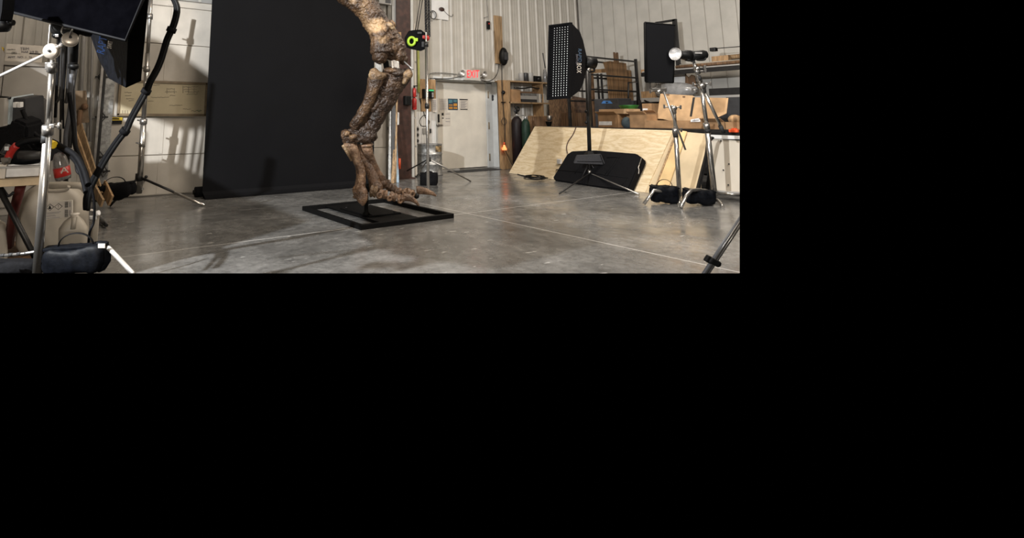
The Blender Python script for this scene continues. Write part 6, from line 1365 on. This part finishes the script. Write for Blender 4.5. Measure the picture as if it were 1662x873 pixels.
# ================================================================== SOFTBOXES TOP LEFT
bd_ = 2.75
t = thing('large_softbox', D(120, 40, bd_), 'large black softbox filling the top left corner', 'softbox')
b = B()
q = [D(12, 16, bd_), D(206, 66, bd_-.1), D(246, -20, bd_+.1), D(60, -60, bd_+.3)]
back_ = [D(30, -10, bd_+.55), D(180, 10, bd_+.5), D(215, -60, bd_+.5), D(60, -100, bd_+.6)]
b.loft([[D(11, 18, bd_-.02), D(204, 66, bd_-.12), D(250, -45, bd_-.05), D(30, -95, bd_+.1)], [D(14, 15, bd_+.05), D(207, 63, bd_+.0), D(250, -45, bd_+.1), D(32, -95, bd_+.2)], [D(55, -15, bd_+.5), D(165, 12, bd_+.45), D(190, -70, bd_+.5), D(80, -100, bd_+.55)]], smooth=False)
obj('fabric_shell', b, 'softfab', t) if 'softfab' in M else obj('fabric_shell', b, mat('navy_black_fabric', (.0012, .0012, .0017), .8, var=.15, scale=14, bump=.2, spec=.0), t)
b = B(); b.tube([D(11, 18, bd_-.03), D(204, 66, bd_-.13), D(250, -45, bd_-.06)], .008, 8); obj('edge_piping', b, 'rubber', t)
b = B(); b.tube([D(25, -6, bd_-.01), D(50, 5, bd_+.05), D(120, 21, bd_-.0)], .006, 6); obj('seam', b, 'rubber', t)
# second softbox with lettering
sd2 = 3.4
t = thing('branded_softbox', D(205, 142, sd2), 'black softbox with blue and white lettering hanging at upper left', 'softbox')
b = B()
front = [D(241, 2, sd2-.05), D(228.5, 131, sd2-.1), D(204.5, 142, sd2+.1), D(214, 60, sd2+.1), D(222, 0, sd2+.15)]
b.loft([[D(243, -12, sd2), D(228.5, 131, sd2), D(204.5, 142.5, sd2-.15), D(208, 55, sd2-.2), D(222, -20, sd2-.2)],
        [D(200, -12, sd2+.3), D(190, 122, sd2+.25), D(176, 127, sd2+.1), D(173, 52, sd2+.05), D(178, -20, sd2+.1)],
        [D(165, -6, sd2+.4), D(168, 92, sd2+.35), D(160, 96, sd2+.2), D(153, 56, sd2+.15), D(155, -18, sd2+.2)],
        [D(142, 20, sd2+.4), D(148, 58, sd2+.4), D(147, 58, sd2+.25), D(143, 46, sd2+.2), D(143, 10, sd2+.25)]], smooth=False)
obj('fabric_shell', b, 'bag', t)
b = B(); b.prism([D(241, -10, sd2-.02), D(229, 131.5, sd2-.03), D(204.8, 142.5, sd2-.17), D(208, 60, sd2-.2)], -FWD*.004); obj('front_lip', b, mat('deep_black_fabric', (.0015, .0015, .0015), .9, spec=0.0), t)
lp = lambda x, y: D(x, y, sd2-.10-(x-165)*.004)
lettering('RAPT', (lp(170, 84), lp(175, 58), lp(187, 61), lp(182, 88)), 'bink', t, off=.05)
lettering('SWIT', (lp(187, 78), lp(189, 66), lp(196.5, 67), lp(194, 79)), 'label', t, off=.05)
# flash head and bracket between them
t = thing('studio_flash', D(110, 60, 3.1), 'black flash head and tilt bracket under the large softbox', 'flash head')
b = B(); b.tube([D(89, 44, 3.1), D(100, 45, 3.1), D(124, 48, 3.1), D(127, 55, 3.1)], [.045, .04, .05, .04], 16); b.ell(D(92.5, 58, 3.08), (RGT*.028, FWD*.03, UPV*.018)); obj('flash_body', b, 'blackp', t)
b = B(); b.tube([D(127, 50, 3.1), D(140, 51, 3.1), D(147, 52, 3.12)], [.018, .03, .03], 14); obj('mount_tube', b, 'blackp', t)
b = B(); b.obox(D(93, 58, 3.05), RGT*.010, FWD*.006, UPV*.008, .002); b.ball(D(143, 51, 3.07), .008, 10, 6); obj('screw', b, 'steel', t)
b = B(); b.tube([D(122, 52, 3.05), D(121, 62, 3.08), D(120, 100, 3.1)], .02, 10); obj('stand_tube', b, 'blackp', t)
# dark flash at the very edge
t = thing('edge_flash', D(8, 47, 2.6), 'black flash head part and knob cut off at left edge', 'flash head')
b = B(); b.tube([D(-20, 40, 2.6), D(10, 39, 2.6), D(15, 36, 2.6)], [.04, .04, .02], 14); b.tube([D(12, 36.5, 2.6), D(22.5, 37, 2.6)], [.02, .014], 12); b.tube([D(-10, 32, 2.6), D(3, 33, 2.6), D(9, 44, 2.6)], .014, 8); obj('flash_body', b, 'blackp', t)
b = B(); b.prism([D(-12, -20, 2.5), D(8, -20, 2.5), D(5, 18, 2.5), D(2, 34, 2.5), D(-12, 34, 2.5)], FWD*.08, .006); obj('rear_panel', b, 'paper', t)

# boom: thick wrapped cable bundle arcing down
bmd = 3.9
t = thing('wrapped_cable_bundle', D(140, 342, bmd), 'thick black taped cable bundle arching down from top to the floor', 'cable bundle')
path = [(268, -14), (280, -4), (286.5, 12), (284, 30), (279, 45), (270, 65), (262, 92), (254, 112), (243, 132), (238, 145), (228, 163), (212, 192), (204, 210), (190, 228), (172, 255), (158, 280), (148, 300), (142, 322), (140, 340)]
b = B()
b.tube([D(x, y, bmd) for x, y in path], [.021]*15+[.024, .027, .030, .022], 12, sub=3); obj('outer_sleeve', b, 'rubber', t)
b = B(); b.tube([D(x+3.2, y+1.5, bmd-.012) for x, y in path], .014, 8, sub=3); obj('second_cable', b, 'blackp', t)
for i in (4, 9, 12):
    x, y = path[i]; x2, y2 = path[i+1]; c0_, c1_ = D(x+1, y, bmd), D(x+1+(x2-x)*.35, y+(y2-y)*.35, bmd); b = B(); b.tube([c0_, c1_], .036, 12); obj('strap', b, 'black', t)
# ------------------------------------------------------------------ tidy
for o in bpy.data.objects:
    if '_o' in o: del o['_o']
